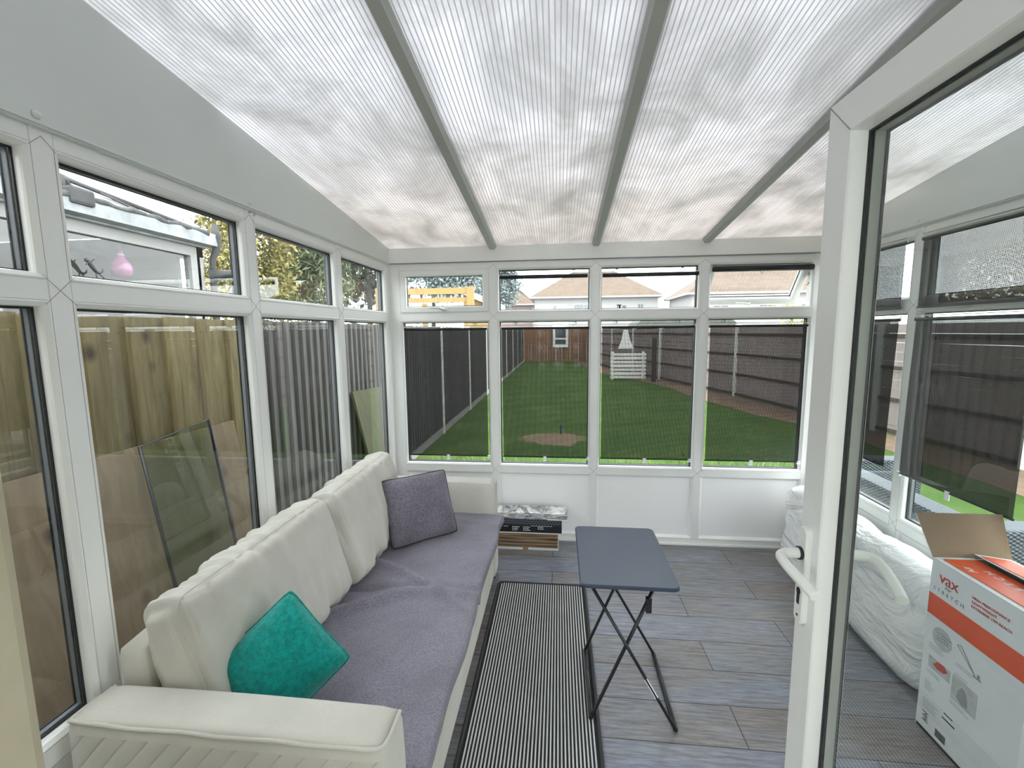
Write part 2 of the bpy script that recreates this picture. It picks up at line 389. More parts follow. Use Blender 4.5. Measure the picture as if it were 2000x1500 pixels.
def lathe(bm, prof, seg=20, mi=0, T=None):
    rings = [[bm.verts.new((r*math.cos(2*math.pi*k/seg), r*math.sin(2*math.pi*k/seg), z)) for k in range(seg)] for r, z in prof]
    if T is not None:
        for R in rings:
            for v in R: v.co = T @ v.co
    for A, C in zip(rings, rings[1:]):
        for k in range(seg):
            f = bm.faces.new((A[k], A[(k+1) % seg], C[(k+1) % seg], C[k])); f.material_index = mi; f.smooth = True
    bm.faces.new(rings[0][::-1]).material_index = mi; bm.faces.new(rings[-1]).material_index = mi
def catmull(pts, k=6, closed=False):
    P = [Vector(p) for p in pts]; n = len(P); out = []
    for i in range(n if closed else n-1):
        if closed: a, b_, c, d = P[i-1], P[i], P[(i+1) % n], P[(i+2) % n]
        else: a, b_, c, d = P[max(i-1, 0)], P[i], P[i+1], P[min(i+2, n-1)]
        for j in range(k):
            t = j/k
            out.append(.5*((2*b_)+(c-a)*t+(2*a-5*b_+4*c-d)*t*t+(3*b_-a-3*c+d)*t**3))
    if not closed: out.append(P[-1])
    return out
def puff_box(sx, sy, sz, r, puff, seed=0, wr=.006, n=22, axis=0, freq=(4, 16, 5), T=None):
    """soft upholstered block centred on the origin"""
    bm = B(); bmesh.ops.create_cube(bm, size=1)
    bmesh.ops.subdivide_edges(bm, edges=bm.edges[:], cuts=n, use_grid_fill=True)
    h = Vector((sx, sy, sz))*.5
    for v in bm.verts:
        q = v.co*2; p = Vector((q.x*h.x, q.y*h.y, q.z*h.z))
        core = Vector([max(-(h[i]-r), min(h[i]-r, p[i])) for i in range(3)])
        d = p-core
        if d.length > 1e-6: p = core+d.normalized()*r
        e = Vector((1-q.x**2, 1-q.y**2, 1-q.z**2))
        o = [i for i in range(3) if i != axis]
        edge = e[o[0]]*e[o[1]]
        p[axis] += (1 if q[axis] > 0 else -1)*puff*math.sqrt(max(edge, 0))*abs(q[axis])
        # swelling of the rims
        for k in o: p[k] += (1 if q[k] > 0 else -1)*puff*.25*max(e[3-axis-k] if axis+k != 3 else e[0], 0)*abs(q[k])*e[axis]
        nz_ = noise.noise(Vector((p.x*freq[0]+seed*7, p.y*freq[1], p.z*freq[2])))+.5*noise.noise(Vector((p.x*9, p.y*freq[1]*1.7+seed*3, p.z*freq[2]*2)))
        rim = 1-.65*edge
        p += v.co.normalized()*wr*nz_*rim
        p += v.co.normalized()*.012*noise.noise(Vector((p.x*3+seed, p.y*3, p.z*3)))
        v.co = T @ p if T is not None else p
    return bm
def pillow(w_, h_, t, seed=0, n=26, wr=.004, T=None, sag=0):
    bm = B(); g = {}
    for side in (1, -1):
        for i in range(n+1):
            for j in range(n+1):
                u, v = i/n*2-1, j/n*2-1
                if side == -1 and (i in (0, n) or j in (0, n)): g[side, i, j] = g[1, i, j]; continue
                pu = 1-.05*(1-v*v)*abs(u)**3-.05*v*v*abs(u)**6*abs(v)**4; pv = 1-.05*(1-u*u)*abs(v)**3-.05*u*u*abs(v)**6*abs(u)**4
                th = t*.5*max(0, (1-abs(u)**2.6)*(1-abs(v)**2.6))**.55
                x, y = u*w_/2*pu, v*h_/2*pv
                wz = wr*(noise.noise(Vector((x*13+seed, y*13, side)))+.6*noise.noise(Vector((x*30, y*22+seed, side*2))))*min(1, th/(t*.15)+.2)
                p = Vector((x, y, side*th+wz-sag*(u*u+v*v)*.5))
                g[side, i, j] = bm.verts.new(T @ p if T is not None else p)
        for i in range(n):
            for j in range(n):
                f = [g[side, i, j], g[side, i+1, j], g[side, i+1, j+1], g[side, i, j+1]]
                bm.faces.new(f if side == 1 else f[::-1])
    ring = [g[1, i, 0].co.copy() for i in range(n)]+[g[1, n, j].co.copy() for j in range(n)]+[g[1, i, n].co.copy() for i in range(n, 0, -1)]+[g[1, 0, j].co.copy() for j in range(n, 0, -1)]
    return bm, ring
def basis(c, ex, ey):
    ex = Vector(ex).normalized(); ez = ex.cross(Vector(ey)).normalized(); ey = ez.cross(ex)
    m = Matrix((ex, ey, ez)).transposed().to_4x4(); m.translation = c; return m
def text(name, s, size, T, m, parent, depth=.0004, sp=1.0, al='LEFT'):
    cu = bpy.data.curves.new('t', 'FONT'); cu.body = s; cu.size = size; cu.extrude = depth; cu.space_character = sp; cu.align_x = al
    o = bpy.data.objects.new('t', cu); COL.objects.link(o); bpy.context.view_layer.update()
    me = bpy.data.meshes.new_from_object(o.evaluated_get(bpy.context.evaluated_depsgraph_get()))
    bpy.data.objects.remove(o); me.transform(T); me.materials.clear(); me.materials.append(m)
    q = bpy.data.objects.new(name, me); COL.objects.link(q); q.parent = parent; q.matrix_parent_inverse = PINV[parent.name]; return q

class Plane:                      # a wall: u along it, v up, d towards the room
    def __init__(s, o, u, n): s.o, s.u, s.n, s.v = Vector(o), Vector(u), Vector(n), Vector((0, 0, 1))
    def p(s, u, v, d): return s.o+s.u*u+s.v*v+s.n*d
    def box(s, bm, u0_, u1_, v0, v1, d0, d1, mi=0, ch=0):
        c = [s.p(u, v, d) for d in (d0, d1) for u, v in ((u0_, v0), (u1_, v0), (u1_, v1), (u0_, v1))]
        vs = [bm.verts.new(q) for q in c]
        fs = [bm.faces.new([vs[i] for i in f]) for f in ((0,3,2,1),(4,5,6,7),(0,1,5,4),(1,2,6,5),(2,3,7,6),(3,0,4,7))]
        for f in fs: f.material_index = mi
        if ch:
            es = [e for e in {e for f in fs for e in f.edges} if e.verts[0] in vs[4:] and e.verts[1] in vs[4:]]
            bmesh.ops.bevel(bm, geom=es, offset=ch, segments=2, affect='EDGES')
    def ring(s, bm, u0_, u1_, v0, v1, prof, mi=0):
        loops = []
        for o, d in prof:
            loops.append([bm.verts.new(s.p(u, v, d)) for u, v in ((u0_+o, v0+o), (u1_-o, v0+o), (u1_-o, v1-o), (u0_+o, v1-o))])
        for A, C in zip(loops, loops[1:]):
            for k in range(4): bm.faces.new((A[k], A[(k+1) % 4], C[(k+1) % 4], C[k])).material_index = mi
PL = Plane((0, 0, 0), (0, 1, 0), (1, 0, 0))
PB = Plane((0, L, 0), (1, 0, 0), (0, -1, 0))
PR = Plane((W, 0, 0), (0, 1, 0), (-1, 0, 0))

# ================================================================ STRUCTURE
bm = B(); box(bm, -.08, W+.08, -.35, L+.08, -.09, 0); struct(link('floor', bm, M['floor']))

# --- walls: flat uPVC bars between the openings
HB = .026
def wall(P, name, edges, u_a, u_b, gable, sign):
    r = sthing(name, P.p((u_a+u_b)/2, 0, -.035))
    bm = B()
    for m in edges[1:-1]: P.box(bm, m-HB, m+HB, .055, ZF, -.07, 0, ch=.0015)
    lo, hi = edges[0], edges[-1]
    P.box(bm, u_a, lo, 0, ZF, -.07, 0); P.box(bm, hi, u_b, 0, ZF, -.07, 0)
    for a, b_ in zip(edges, edges[1:]):
        a2 = a if a == lo else a+HB; b2 = b_ if b_ == hi else b_-HB
        for z0, z1 in ((ZS-HB, ZS+HB), (ZT-HB, ZT+HB), (2.062, ZF)): P.box(bm, a2, b2, z0, z1, -.068, -.0004, ch=.0015)
    P.box(bm, u_a, u_b, 0, .055, -.068, -.0004, ch=.006)
    P.box(bm, u_a, u_b, 0, .018, -.0, .014, ch=.004)
    link('frame_bars', bm, M['upvc'], r)
    for a, b_ in zip(edges, edges[1:]):
        a2 = a if a == lo else a+HB; b2 = b_ if b_ == hi else b_-HB
        bm = B(); P.box(bm, a2+.001, b2-.001, .056, ZS-HB-.001, -.05, -.022); 
        P.ring(bm, a2, b2, .055, ZS-HB, [(0, -.001), (.012, -.012), (.014, -.022)])
        link('lower_panel', bm, M['panel'], r)
    # mitre joint lines where bars cross
    bm = B()
    for m in edges[1:-1]:
        for z in (ZS, ZT, 2.085):
            for sx in (1, -1):
                for sz in ((1, -1) if z < 2 else (-1,)):
                    e = .036 if z < 2 else .03
                    a = P.p(m, z, .0006); c = P.p(m+sx*e, z+sz*e, .0006)
                    tube(bm, [a, c], .0006, 4)
    link('joint_line', bm, M['line'], r)
    return r
EL = (0.281, 1.016, 1.7502, 2.4851, 3.195)
EB = (0.072,)+BM+(2.985,)
ER = EL
wl = wall(PL, 'wall_left', (.30,)+SM[1:]+(3.195,), YN, L, True, 1)
wb = wall(PB, 'wall_back', EB, 0, W, False, 1)
wr_ = wall(PR, 'wall_right', (.30,)+SM[1:]+(3.195,), YN, L, True, 1)
# gable panels above the side glazing
def roofz(y): return ZE+SL*(L-y)
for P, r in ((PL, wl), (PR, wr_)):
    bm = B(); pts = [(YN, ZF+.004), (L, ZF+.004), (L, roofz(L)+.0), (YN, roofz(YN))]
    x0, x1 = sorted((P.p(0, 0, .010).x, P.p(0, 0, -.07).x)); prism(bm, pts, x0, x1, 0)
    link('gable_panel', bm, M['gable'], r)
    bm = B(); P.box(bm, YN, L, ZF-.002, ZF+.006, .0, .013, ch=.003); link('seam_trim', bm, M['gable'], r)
    for y, s_ in ((1.016, .011), (1.76, .0085), (2.50, .007), (.33, .01)):
        bm = B(); T = Matrix.Translation(P.p(y-.012, ZF+.026, .010)) @ (Matrix.Rotation(math.pi/2*(1 if P is PL else -1), 4, 'Y'))
        lathe(bm, [(s_, 0), (s_*.85, s_*.35), (s_*.45, s_*.55), (.0005, s_*.6)], 14, 0, T); link('screw_cap', bm, M['screw'], r)
bm = B(); box(bm, -.07, W+.07, L-.012, L+.07, ZF+.003, ZE+.0, bevel=0); struct(link('trim_1', bm, M['upvc']))
bm = B(); box(bm, 0.01, W-.01, L-.016, L-.0121, ZF+.0, ZF+.006); struct(link('trim_2', bm, M['line']))

bm = B(); tube(bm, [PL.p(1.747, 2.092, 0), PL.p(1.747, 2.094, .018), PL.p(1.752, 2.088, .024), PL.p(1.757, 2.078, .018)], .0022, 6); link('cup_hook', bm, M['chrome'], wl)
# --- windows: one per bay, each with an upper and a lower pane
GASK = [(.014, -.029), (.0205, -.0295), (.0205, -.033)]
def pane(P, r, u0_, u1_, v0, v1, name='glass_pane', g=True):
    bm = B(); P.box(bm, u0_+.014, u1_-.014, v0+.014, v1-.014, -.040, -.034); link(name, bm, M['glass'], r)
    bm = B(); P.ring(bm, u0_, u1_, v0, v1, GASK); P.ring(bm, u0_, u1_, v0, v1, [(.017, -.0585), (.021, -.0590), (.021, -.0625), (.016, -.0625)]); P.ring(bm, u0_, u1_, v0, v1, [(.0195, -.0405), (.0195, -.0435), (.018, -.0435)]); link('gasket', bm, M['seal'], r)
    bm = B(); P.ring(bm, u0_, u1_, v0, v1, [(.018, -.0402), (.018, -.0588)]); link('spacer_bar', bm, M['spacer'], r)
WN = 0
def frame_ring(P, bm, a, b_, v0, v1):
    P.ring(bm, a, b_, v0, v1, [(0, -.0002), (.004, .001), (.014, -.008), (.016, -.014), (.016, -.034)])
    P.ring(bm, a, b_, v0, v1, [(.014, -.040), (.012, -.068), (0, -.068)])
def bay(P, a, b_, first, last, kind):
    global WN; WN += 1
    a2 = a if first else a+HB; b2 = b_ if last else b_-HB
    r = sthing('window_%d' % WN, P.p((a+b_)/2, ZS, -.035))
    bm = B(); frame_ring(P, bm, a2, b2, ZS+HB, ZT-HB)
    frame_ring(P, bm, a2, b2, ZT+HB, 2.062)
    link('window_frame', bm, M['upvc'], r)
    pane(P, r, a2, b2, ZS+HB, ZT-HB)
    if kind == 'fixed': pane(P, r, a2, b2, ZT+HB, 2.062)
    return r, a2, b2
def sash(P, r, a, b_, v0, v1, T=None):
    """a casement sash built flat in its opening and optionally swung by T"""
    h = sthing('x') if False else None
    fr = B(); P.ring(fr, a, b_, v0, v1, [(0, -.05), (0, .004), (.006, .009), (.036, .009), (.044, .0), (.046, -.026)])
    P.ring(fr, a, b_, v0, v1, [(.044, -.036), (.042, -.055), (0, -.055), (0, -.05)])
    gl = B(); P.box(gl, a+.043, b_-.043, v0+.043, v1-.043, -.036, -.030)
    gk = B(); P.ring(gk, a, b_, v0, v1, [(.043, -.024), (.050, -.0245), (.050, -.030)])
    hd = B()
    um = (a+b_)/2; vm = v0+.018
    P.box(hd, um-.012, um+.035, vm-.010, vm+.010, .009, .017, ch=.003)
    tube(hd, [P.p(um+.0, vm, .012), P.p(um+.0, vm+.001, .03), P.p(um-.03, vm+.012, .042), P.p(um-.10, vm+.016, .040)], [.011, .011, .010, .007], 10, flat=.8)
    out = []
    for bm_ in (fr, gl, gk, hd):
        if T is not None: bmesh.ops.transform(bm_, matrix=T, verts=bm_.verts)
    f = link('casement_sash', fr, M['upvc'], r)
    PINV[f.name] = PINV[r.name]
    for nm, bm_, mm in (('glass_pane', gl, M['glass']), ('gasket', gk, M['seal']), ('window_handle', hd, M['white_plastic'])):
        o = link(nm, bm_, mm); o.parent = f; o.matrix_parent_inverse = Matrix.Identity(4)
    return f
# sash kids: the sash itself sits at identity relative to world, so give it a clean transform
def el(P, edges, kinds):
    out = []
    for i, (a, b_) in enumerate(zip(edges, edges[1:])): out.append(bay(P, a, b_, i == 0, i == len(edges)-2, kinds[i]))
    return out
left = el(PL, (.30,)+SM[1:]+(3.195,), ['fixed']*4)
back = el(PB, EB, ['sash', 'fixed', 'fixed', 'sash'])
right = el(PR, (.30,)+SM[1:]+(3.195,), ['fixed']*4)
r, a2, b2 = back[0]; sash(PB, r, a2+.008, b2-.008, ZT+HB+.006, 2.056)
r, a2, b2 = back[3]
piv = PB.p(0, 2.04, -.02)
T = Matrix.Translation(piv) @ Matrix.Rotation(math.radians(36), 4, 'X') @ Matrix.Translation(-piv)
T = Matrix.Translation((0, .03, -.004)) @ T
sash(PB, r, a2+.010, b2-.010, ZT+HB+.004, 2.052, T)
bm = B()
for xx in (a2+.012, b2-.012):
    tube(bm, [(xx, L+.01, 2.03), (xx, L+.045, 1.97), (xx, L+.02, 1.93), (xx, L+.06, 1.90)], .004, 6)
    tube(bm, [(xx, L+.02, 1.88), (xx, L+.02, 2.03)], .003, 6)
link('friction_stay', bm, M['black_metal'], r)

# --- roof: four fluted sheets between bars
XS = [-.03]+list(BM)+[W+.03]
bm = B()
for a, b_ in zip(XS, XS[1:]):
    y0, y1 = YN-.05, L+.16
    v = [bm.verts.new(p) for p in ((a, y0, roofz(y0)), (b_, y0, roofz(y0)), (b_, y1, roofz(y1)), (a, y1, roofz(y1)),
                                   (a, y0, roofz(y0)+.016), (b_, y0, roofz(y0)+.016), (b_, y1, roofz(y1)+.016), (a, y1, roofz(y1)+.016))]
    for k, f in enumerate(((0,3,2,1),(4,5,6,7),(0,1,5,4),(1,2,6,5),(2,3,7,6),(3,0,4,7))):
        bm.faces.new([v[i] for i in f]).material_index = 0 if k == 0 else 1
struct(link('ceiling', bm, [M['poly'], M['poly_top']]))
tn = 3
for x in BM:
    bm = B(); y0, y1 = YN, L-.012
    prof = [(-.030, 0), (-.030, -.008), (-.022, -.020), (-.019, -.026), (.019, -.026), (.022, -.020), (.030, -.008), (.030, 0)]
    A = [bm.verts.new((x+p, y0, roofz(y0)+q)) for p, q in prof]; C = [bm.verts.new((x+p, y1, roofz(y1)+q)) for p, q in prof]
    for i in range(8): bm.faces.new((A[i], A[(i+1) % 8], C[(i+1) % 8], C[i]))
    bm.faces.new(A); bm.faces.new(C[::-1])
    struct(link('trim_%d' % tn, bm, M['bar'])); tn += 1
    bm = B()   # outer capping above the sheets
    A = [bm.verts.new((x+p, y0, roofz(y0)+q)) for p, q in ((-.028, .017), (.028, .017), (.028, .04), (-.028, .04))]; C = [bm.verts.new((v.co.x, L+.16, v.co.z-SL*(L+.16-y0))) for v in A]
    for i in range(4): bm.faces.new((A[i], A[(i+1) % 4], C[(i+1) % 4], C[i]))
    bm.faces.new(A); bm.faces.new(C[::-1]); struct(link('trim_%d' % tn, bm, M['bar'])); tn += 1
# --- house wall with the doorway the photo looks through, and the room behind it
DX, DY = 1.805, 1.02
bm = B()
box(bm, -.08, .925, -.10, YN, 0, 2.65); box(bm, DX+.085, W+.08, -.10, YN, 0, 2.65); box(bm, .925, DX+.085, -.10, YN, 2.09, 2.65)
struct(link('wall_near', bm, M['plaster']))
bm = B(); box(bm, .9251, .945, -.10, YN+.012, .0, 2.09, bevel=.006)
struct(link('trim_%d' % tn, bm, M['cream'])); tn += 1
bm = B(); box(bm, -1.0, 4.0, -2.6, -2.5, 0, .6); box(bm, -1.0, 4.0, -2.6, -2.5, 2.2, 2.6); box(bm, -1.0, -.2, -2.6, -2.5, .6, 2.2); box(bm, 3.2, 4.0, -2.6, -2.5, .6, 2.2); box(bm, -1.1, -1.0, -2.5, -.36, 0, 2.6); box(bm, 4.0, 4.1, -2.5, -.36, 0, 2.6); box(bm, -1.1, -.08, -.36, -.1, 0, 2.6); box(bm, W+.08, 4.1, -.36, -.1, 0, 2.6); box(bm, -1.1, 4.1, -2.6, -.1, 2.66, 2.75)
box(bm, -1.1, 4.1, -2.6, -.35, -.09, 0)
struct(link('wall_house', bm, M['plaster']))

PH = Plane((0, -2.5, 0), (1, 0, 0), (0, 1, 0))
rw = sthing('window_13', (1.5, -2.55, 1.4))  # unseen window, added to let in fill light from behind the camera
bm = B()
for a, b_ in ((-.2, 1.5), (1.5, 3.2)): PH.ring(bm, a, b_, .6, 2.2, [(0, -.09), (0, -.01), (.05, -.01), (.06, -.05), (.05, -.09), (0, -.09)])
link('window_frame', bm, M['upvc'], rw)
bm = B(); PH.box(bm, -.15, 3.15, .65, 2.15, -.052, -.047); link('glass_pane', bm, M['glass'], rw)
# ================================================================ OPEN DOOR
PD = Plane((DX, 0, 0), (0, 1, 0), (-1, 0, 0))
dr = sthing('door_1', (DX+.035, YN, 0))
Y0, Y1, Z0, Z1 = YN+.015, DY, .03, 2.045
SW = .072
bm = B()
prof = [(0, -.07), (0, -.003), (.003, 0), (SW, 0), (SW+.003, -.003), (SW+.006, -.031)]
PD.ring(bm, Y0, Y1, Z0, Z1, prof)
PD.ring(bm, Y0, Y1, Z0, Z1, [(SW+.006, -.041), (SW+.006, -.062), (SW+.008, -.066), (SW, -.07), (0, -.07)])
# overlap lip on the closing side and bottom rail
link('door_leaf', bm, M['upvc'], dr)
bm = B(); e = SW+.005
PD.box(bm, Y0+e, Y1-e, Z0+e, Z1-e, -.040, -.034); link('glass_pane', bm, M['glass'], dr)
bm = B(); PD.ring(bm, Y0, Y1, Z0, Z1, [(SW+.005, -.0295), (SW+.010, -.030), (SW+.010, -.033)])
PD.ring(bm, Y0, Y1, Z0, Z1, [(SW+.008, -.058), (SW+.013, -.0585), (SW+.013, -.062)]); link('gasket', bm, M['seal'], dr)
bm = B(); PD.ring(bm, Y0, Y1, Z0, Z1, [(SW+.0085, -.0405), (SW+.0085, -.0585)]); link('spacer_bar', bm, M['door_spacer'], dr)
bm = B()
for s_ in (1,):
    tube(bm, [PD.p(Y1, Z1, .0006), PD.p(Y1-SW, Z1-SW, .0006)], .0009, 4)
link('joint_line', bm, M['line'], dr)
def lever(side, zc=1.106):
    d0 = 0 if side > 0 else -.07
    n_ = side
    yc = Y1-.032
    bm = B()
    def q(y, z, d): return PD.p(y, z, d0+n_*d)
    # back plate with rounded ends
    ring0 = []; hw, zt, zb = .0165, zc+.062, zc-.165
    pts = [(yc+hw*math.cos(a), zt-hw+hw*math.sin(a)) for a in [math.pi*k/10 for k in range(11)]]+[(yc-.0+hw*math.cos(a), zb+hw+hw*math.sin(a)) for a in [math.pi+math.pi*k/10 for k in range(11)]]
    lay = [[bm.verts.new(q(yc+(y-yc)*s_, z if s_ == 1 else (z+(zc-.05-z)*.02), d)) for y, z in pts] for s_, d in ((1, 0), (1, .009), (.86, .012))]
    n__ = len(pts)
    for A, C in zip(lay, lay[1:]):
        for k in range(n__): bm.faces.new((A[k], A[(k+1) % n__], C[(k+1) % n__], C[k]))
    bm.faces.new(lay[-1])
    pl = link('handle_plate', bm, M['white_plastic'], dr); 
    bm = B()
    path = catmull([q(yc+.002, zc, .010), q(yc+.001, zc, .035), q(yc-.008, zc-.001, .058), q(yc-.035, zc-.006, .062), q(yc-.08, zc-.018, .054), q(yc-.118, zc-.030, .044)], 5)
    tube(bm, path, [.0115 if i < 8 else .0105 for i in range(len(path))], 14)
    link('lever_handle', bm, M['white_plastic'], dr)
    bm = B(); tube(bm, [q(yc+.002, zc, .0122), q(yc+.002, zc, .018)], .0145, 16); link('lever_collar', bm, M['black_plastic'], dr)
    if side > 0:
        bm = B()
        cyl = [(yc+.0075*math.cos(a), zc-.088+.0085*math.sin(a)) for a in [math.radians(-50+280*k/12) for k in range(13)]]+[(yc-.0045, zc-.118), (yc+.0045, zc-.118)]
        A = [bm.verts.new(q(y, z, .0118)) for y, z in cyl]; C = [bm.verts.new(q(y, z, .0132)) for y, z in cyl]
        bm.faces.new(C); [bm.faces.new((A[k], A[(k+1) % len(A)], C[(k+1) % len(A)], C[k])) for k in range(len(A))]
        tube(bm, [q(yc, zc-.145, .0118), q(yc, zc-.145, .0132)], .003, 10)
        link('keyhole', bm, M['black_metal'], dr)
lever(1); lever(-1)
bm = B(); PD.box(bm, Y1-.012, Y1-.002, zz0 := .9, 1.25, -.045, -.02); bm.free()
bm = B(); box(bm, DX-.02+.085, DX+.15, YN-.02, YN+.012, 0, 2.09); struct(link('trim_%d' % tn, bm, M['upvc'])); tn += 1

# ================================================================ SOFA
sofa = thing('sofa', 'long cream fabric sofa with quilted arms standing along the left windows', 'sofa', (.45, 1.82, 0))
SX0, SX1, SY0, SY1 = .035, .862, .872, 2.775
AZ = .65
def arm(y0, y1, outer):
    bm = B()
    bmesh.ops.create_cube(bm, size=1); bmesh.ops.subdivide_edges(bm, edges=bm.edges[:], cuts=16, use_grid_fill=True)
    c = Vector(((SX0+SX1)/2, (y0+y1)/2, (AZ+.03)/2)); h = Vector(((SX1-SX0)/2, (y1-y0)/2, (AZ-.03)/2)); rr = .018
    for v in bm.verts:
        q = v.co*2; p = Vector((q.x*h.x, q.y*h.y, q.z*h.z)); core = Vector([max(-(h[i]-rr), min(h[i]-rr, p[i])) for i in range(3)])
        d = p-core
        if d.length > 1e-6: p = core+d.normalized()*rr
        inner = -outer
        if q.y*inner > .2 and q.z > .3: p.y -= inner*.018*((q.z-.3)/.7)**2*(q.y*inner-.2)/.8     # softened inner roll
        p.z += .006*(1-q.x**2)*(q.z > .9)
        p.y += outer*.006*math.sin((q.z+1)*1.4)*(q.y*outer > .9)
        v.co = p+c
    for f in bm.faces:
        n_ = f.calc_center_median()-c
        f.material_index = 1 if abs(n_.y*outer-h.y) < .02 and n_.z < h.z-.03 else 0
    a = link('arm', bm, [M['cream_fabric'], M['quilt']], sofa, True); PINV[a.name] = PINV[sofa.name]
    yo = y0 if outer < 0 else y1
    bm = B(); e = .004
    path = [(SX0+.01, y1-.02 if outer < 0 else y0+.02, AZ-.01), (SX0+.004, yo-outer*.02, AZ-.008), (SX0+.02, yo-outer*.004, AZ-.006)]
    path += [(SX0+.02+(SX1-SX0-.05)*k/10, yo-outer*.001, AZ-.007+.002*math.sin(k*2.1)) for k in range(1, 11)]
    path += [(SX1-.006, yo-outer*.018, AZ-.006), (SX1-.002, (y0+y1)/2, AZ-.004), (SX1-.004, (y1 if outer < 0 else y0)+outer*.03, AZ-.006)]
    tube(bm, catmull(path, 4), .0052, 8)
    pp = link('piping', bm, M['cream_fabric']); pp.parent = a
    pp.matrix_parent_inverse = Matrix.Identity(4); REL.append((pp, a))
REL = []
arm(SY0, SY0+.140, -1); arm(SY1-.140, SY1, 1)
bm = B(); box(bm, .10, .85, SY0+.13, SY1-.13, .035, .33, bevel=.012); link('base', bm, M['cream_fabric'], sofa)
for x in (.10, .80):
    for y in (SY0+.06, SY1-.06): bm = B(); box(bm, x, x+.05, y-.025, y+.025, 0, .04); link('foot', bm, M['black_plastic'], sofa)
# back frame, leaning a little
bm = puff_box(.105, SY1-SY0-.27, .68, .03, .006, 3, .003, 16, 0, T=Matrix.Translation((.098, (SY0+SY1)/2, .405)) @ Matrix.Rotation(math.radians(-3), 4, 'Y'))
link('back_frame', bm, M['cream_fabric'], sofa, True)
for k, (ya, yb) in enumerate(((SY0+.142, 1.800), (1.806, SY1-.145))):
    bm = puff_box(.62, yb-ya, .11, .035, .004, k, .002, 16, 2, T=Matrix.Translation((.565, (ya+yb)/2, .365)))
    link('seat_cushion', bm, M['cream_fabric'], sofa, True)
def back_cushion(yc, wd, seed, rz, xoff=0, zc=.665, lean=-15, hh=.43):
    T = Matrix.Translation((.262+xoff, yc, zc)) @ Matrix.Rotation(math.radians(rz), 4, 'Z') @ Matrix.Rotation(math.radians(lean), 4, 'Y')
    bm = puff_box(.150, wd, hh, .045, .030, seed, .024, 50, 0, freq=(3, 24, 4), T=T)
    c = link('back_cushion', bm, M['cream_fabric'], sofa, True)
    bm = B()
    hx, hy, hz = .075-.004, wd/2-.010, hh/2-.010
    rp = []
    for (a, b_) in ((-1, -1), (1, -1), (1, 1), (-1, 1)):
        cy, cz = a*(hy-.04), b_*(hz-.04)
        for k in range(5):
            an = math.atan2(b_, a)-math.pi/4+math.pi/8*k
            rp.append(T @ Vector((hx-.004, cy+.045*math.cos(an), cz+.045*math.sin(an))))
    tube(bm, rp, .0016, 6, closed=True)
    s_ = link('seam', bm, M['cream_fabric']); s_.parent = c; REL.append((s_, c))
back_cushion(1.395, .775, 2, 0, -.045, zc=.660, lean=-17)
back_cushion(2.150, .73, 5, 2.0, -.028, zc=.668, lean=-17)
for p_, a in REL: p_.matrix_parent_inverse = Matrix.Identity(4)
# parts given world coordinates: their parent chain must cancel out
for p_, a in REL: p_.matrix_parent_inverse = (PINV[sofa.name].inverted() @ a.matrix_parent_inverse).inverted() if False else Matrix.Identity(4)

# --- blanket over the seat
bm = B(); NX, NY = 60, 130; g = []
ya, yb = SY0+.135, SY1-.135
for j in range(NY+1):
    row = []
    t = j/NY; y = ya+(yb-ya)*t
    for i in range(NX+1):
        s = i/NX; arc = s*.68
        x = .28+arc; z = .456
        edge = .902+.006*math.sin(y*9)+.012*max(0, (t-.9)*10)
        over = x-edge
        if over > 0:
            z -= min(over, .03)*.6+max(0, over-.03)*1.0; x = edge+min(over, .012)
        z += .010*math.sin(math.pi*min(1, s*1.2))*(1-.6*abs(math.sin((y-ya)/(yb-ya)*math.pi*2)))
        # dip between the two seat cushions and the ruck of cloth beside it
        yc = 1.80+.05*(s-.5)
        z -= .020*math.exp(-((y-yc)/.028)**2)
        r1 = y-(1.78-.42*(1-s)**2+.16*(1-s)); z += .040*math.exp(-(r1/.030)**2)*(1-s*.55)
        r2 = y-(2.02-.20*s-.22*s*s); z += .040*math.exp(-(r2/.026)**2)*max(0, 1-s*.8)
        r3 = y-(1.70+.18*s); z += .010*math.exp(-(r3/.05)**2)
        r4 = y-(yb-.17+.15*(1-s)); z += .012*math.exp(-(r4/.03)**2)*s
        z += .010*noise.noise(Vector((x*7, y*6, 0)))+.003*noise.noise(Vector((x*24, y*20, 3)))
        x += .006*noise.noise(Vector((y*5, 1, s*3)))
        if s < .08: z += (0.08-s)*.2
        row.append(bm.verts.new((x, y, z)))
    g.append(row)
for j in range(NY):
    for i in range(NX): bm.faces.new((g[j][i], g[j][i+1], g[j+1][i+1], g[j+1][i]))
bmesh.ops.recalc_face_normals(bm, faces=bm.faces)
if sum(f.normal.z for f in bm.faces) < 0: bmesh.ops.reverse_faces(bm, faces=bm.faces)
bmesh.ops.solidify(bm, geom=bm.faces[:], thickness=.007)
bl = link('throw_blanket', bm, M['blanket'], None, True); tag(bl, 'mauve grey fleece blanket spread over the whole sofa seat', 'blanket')

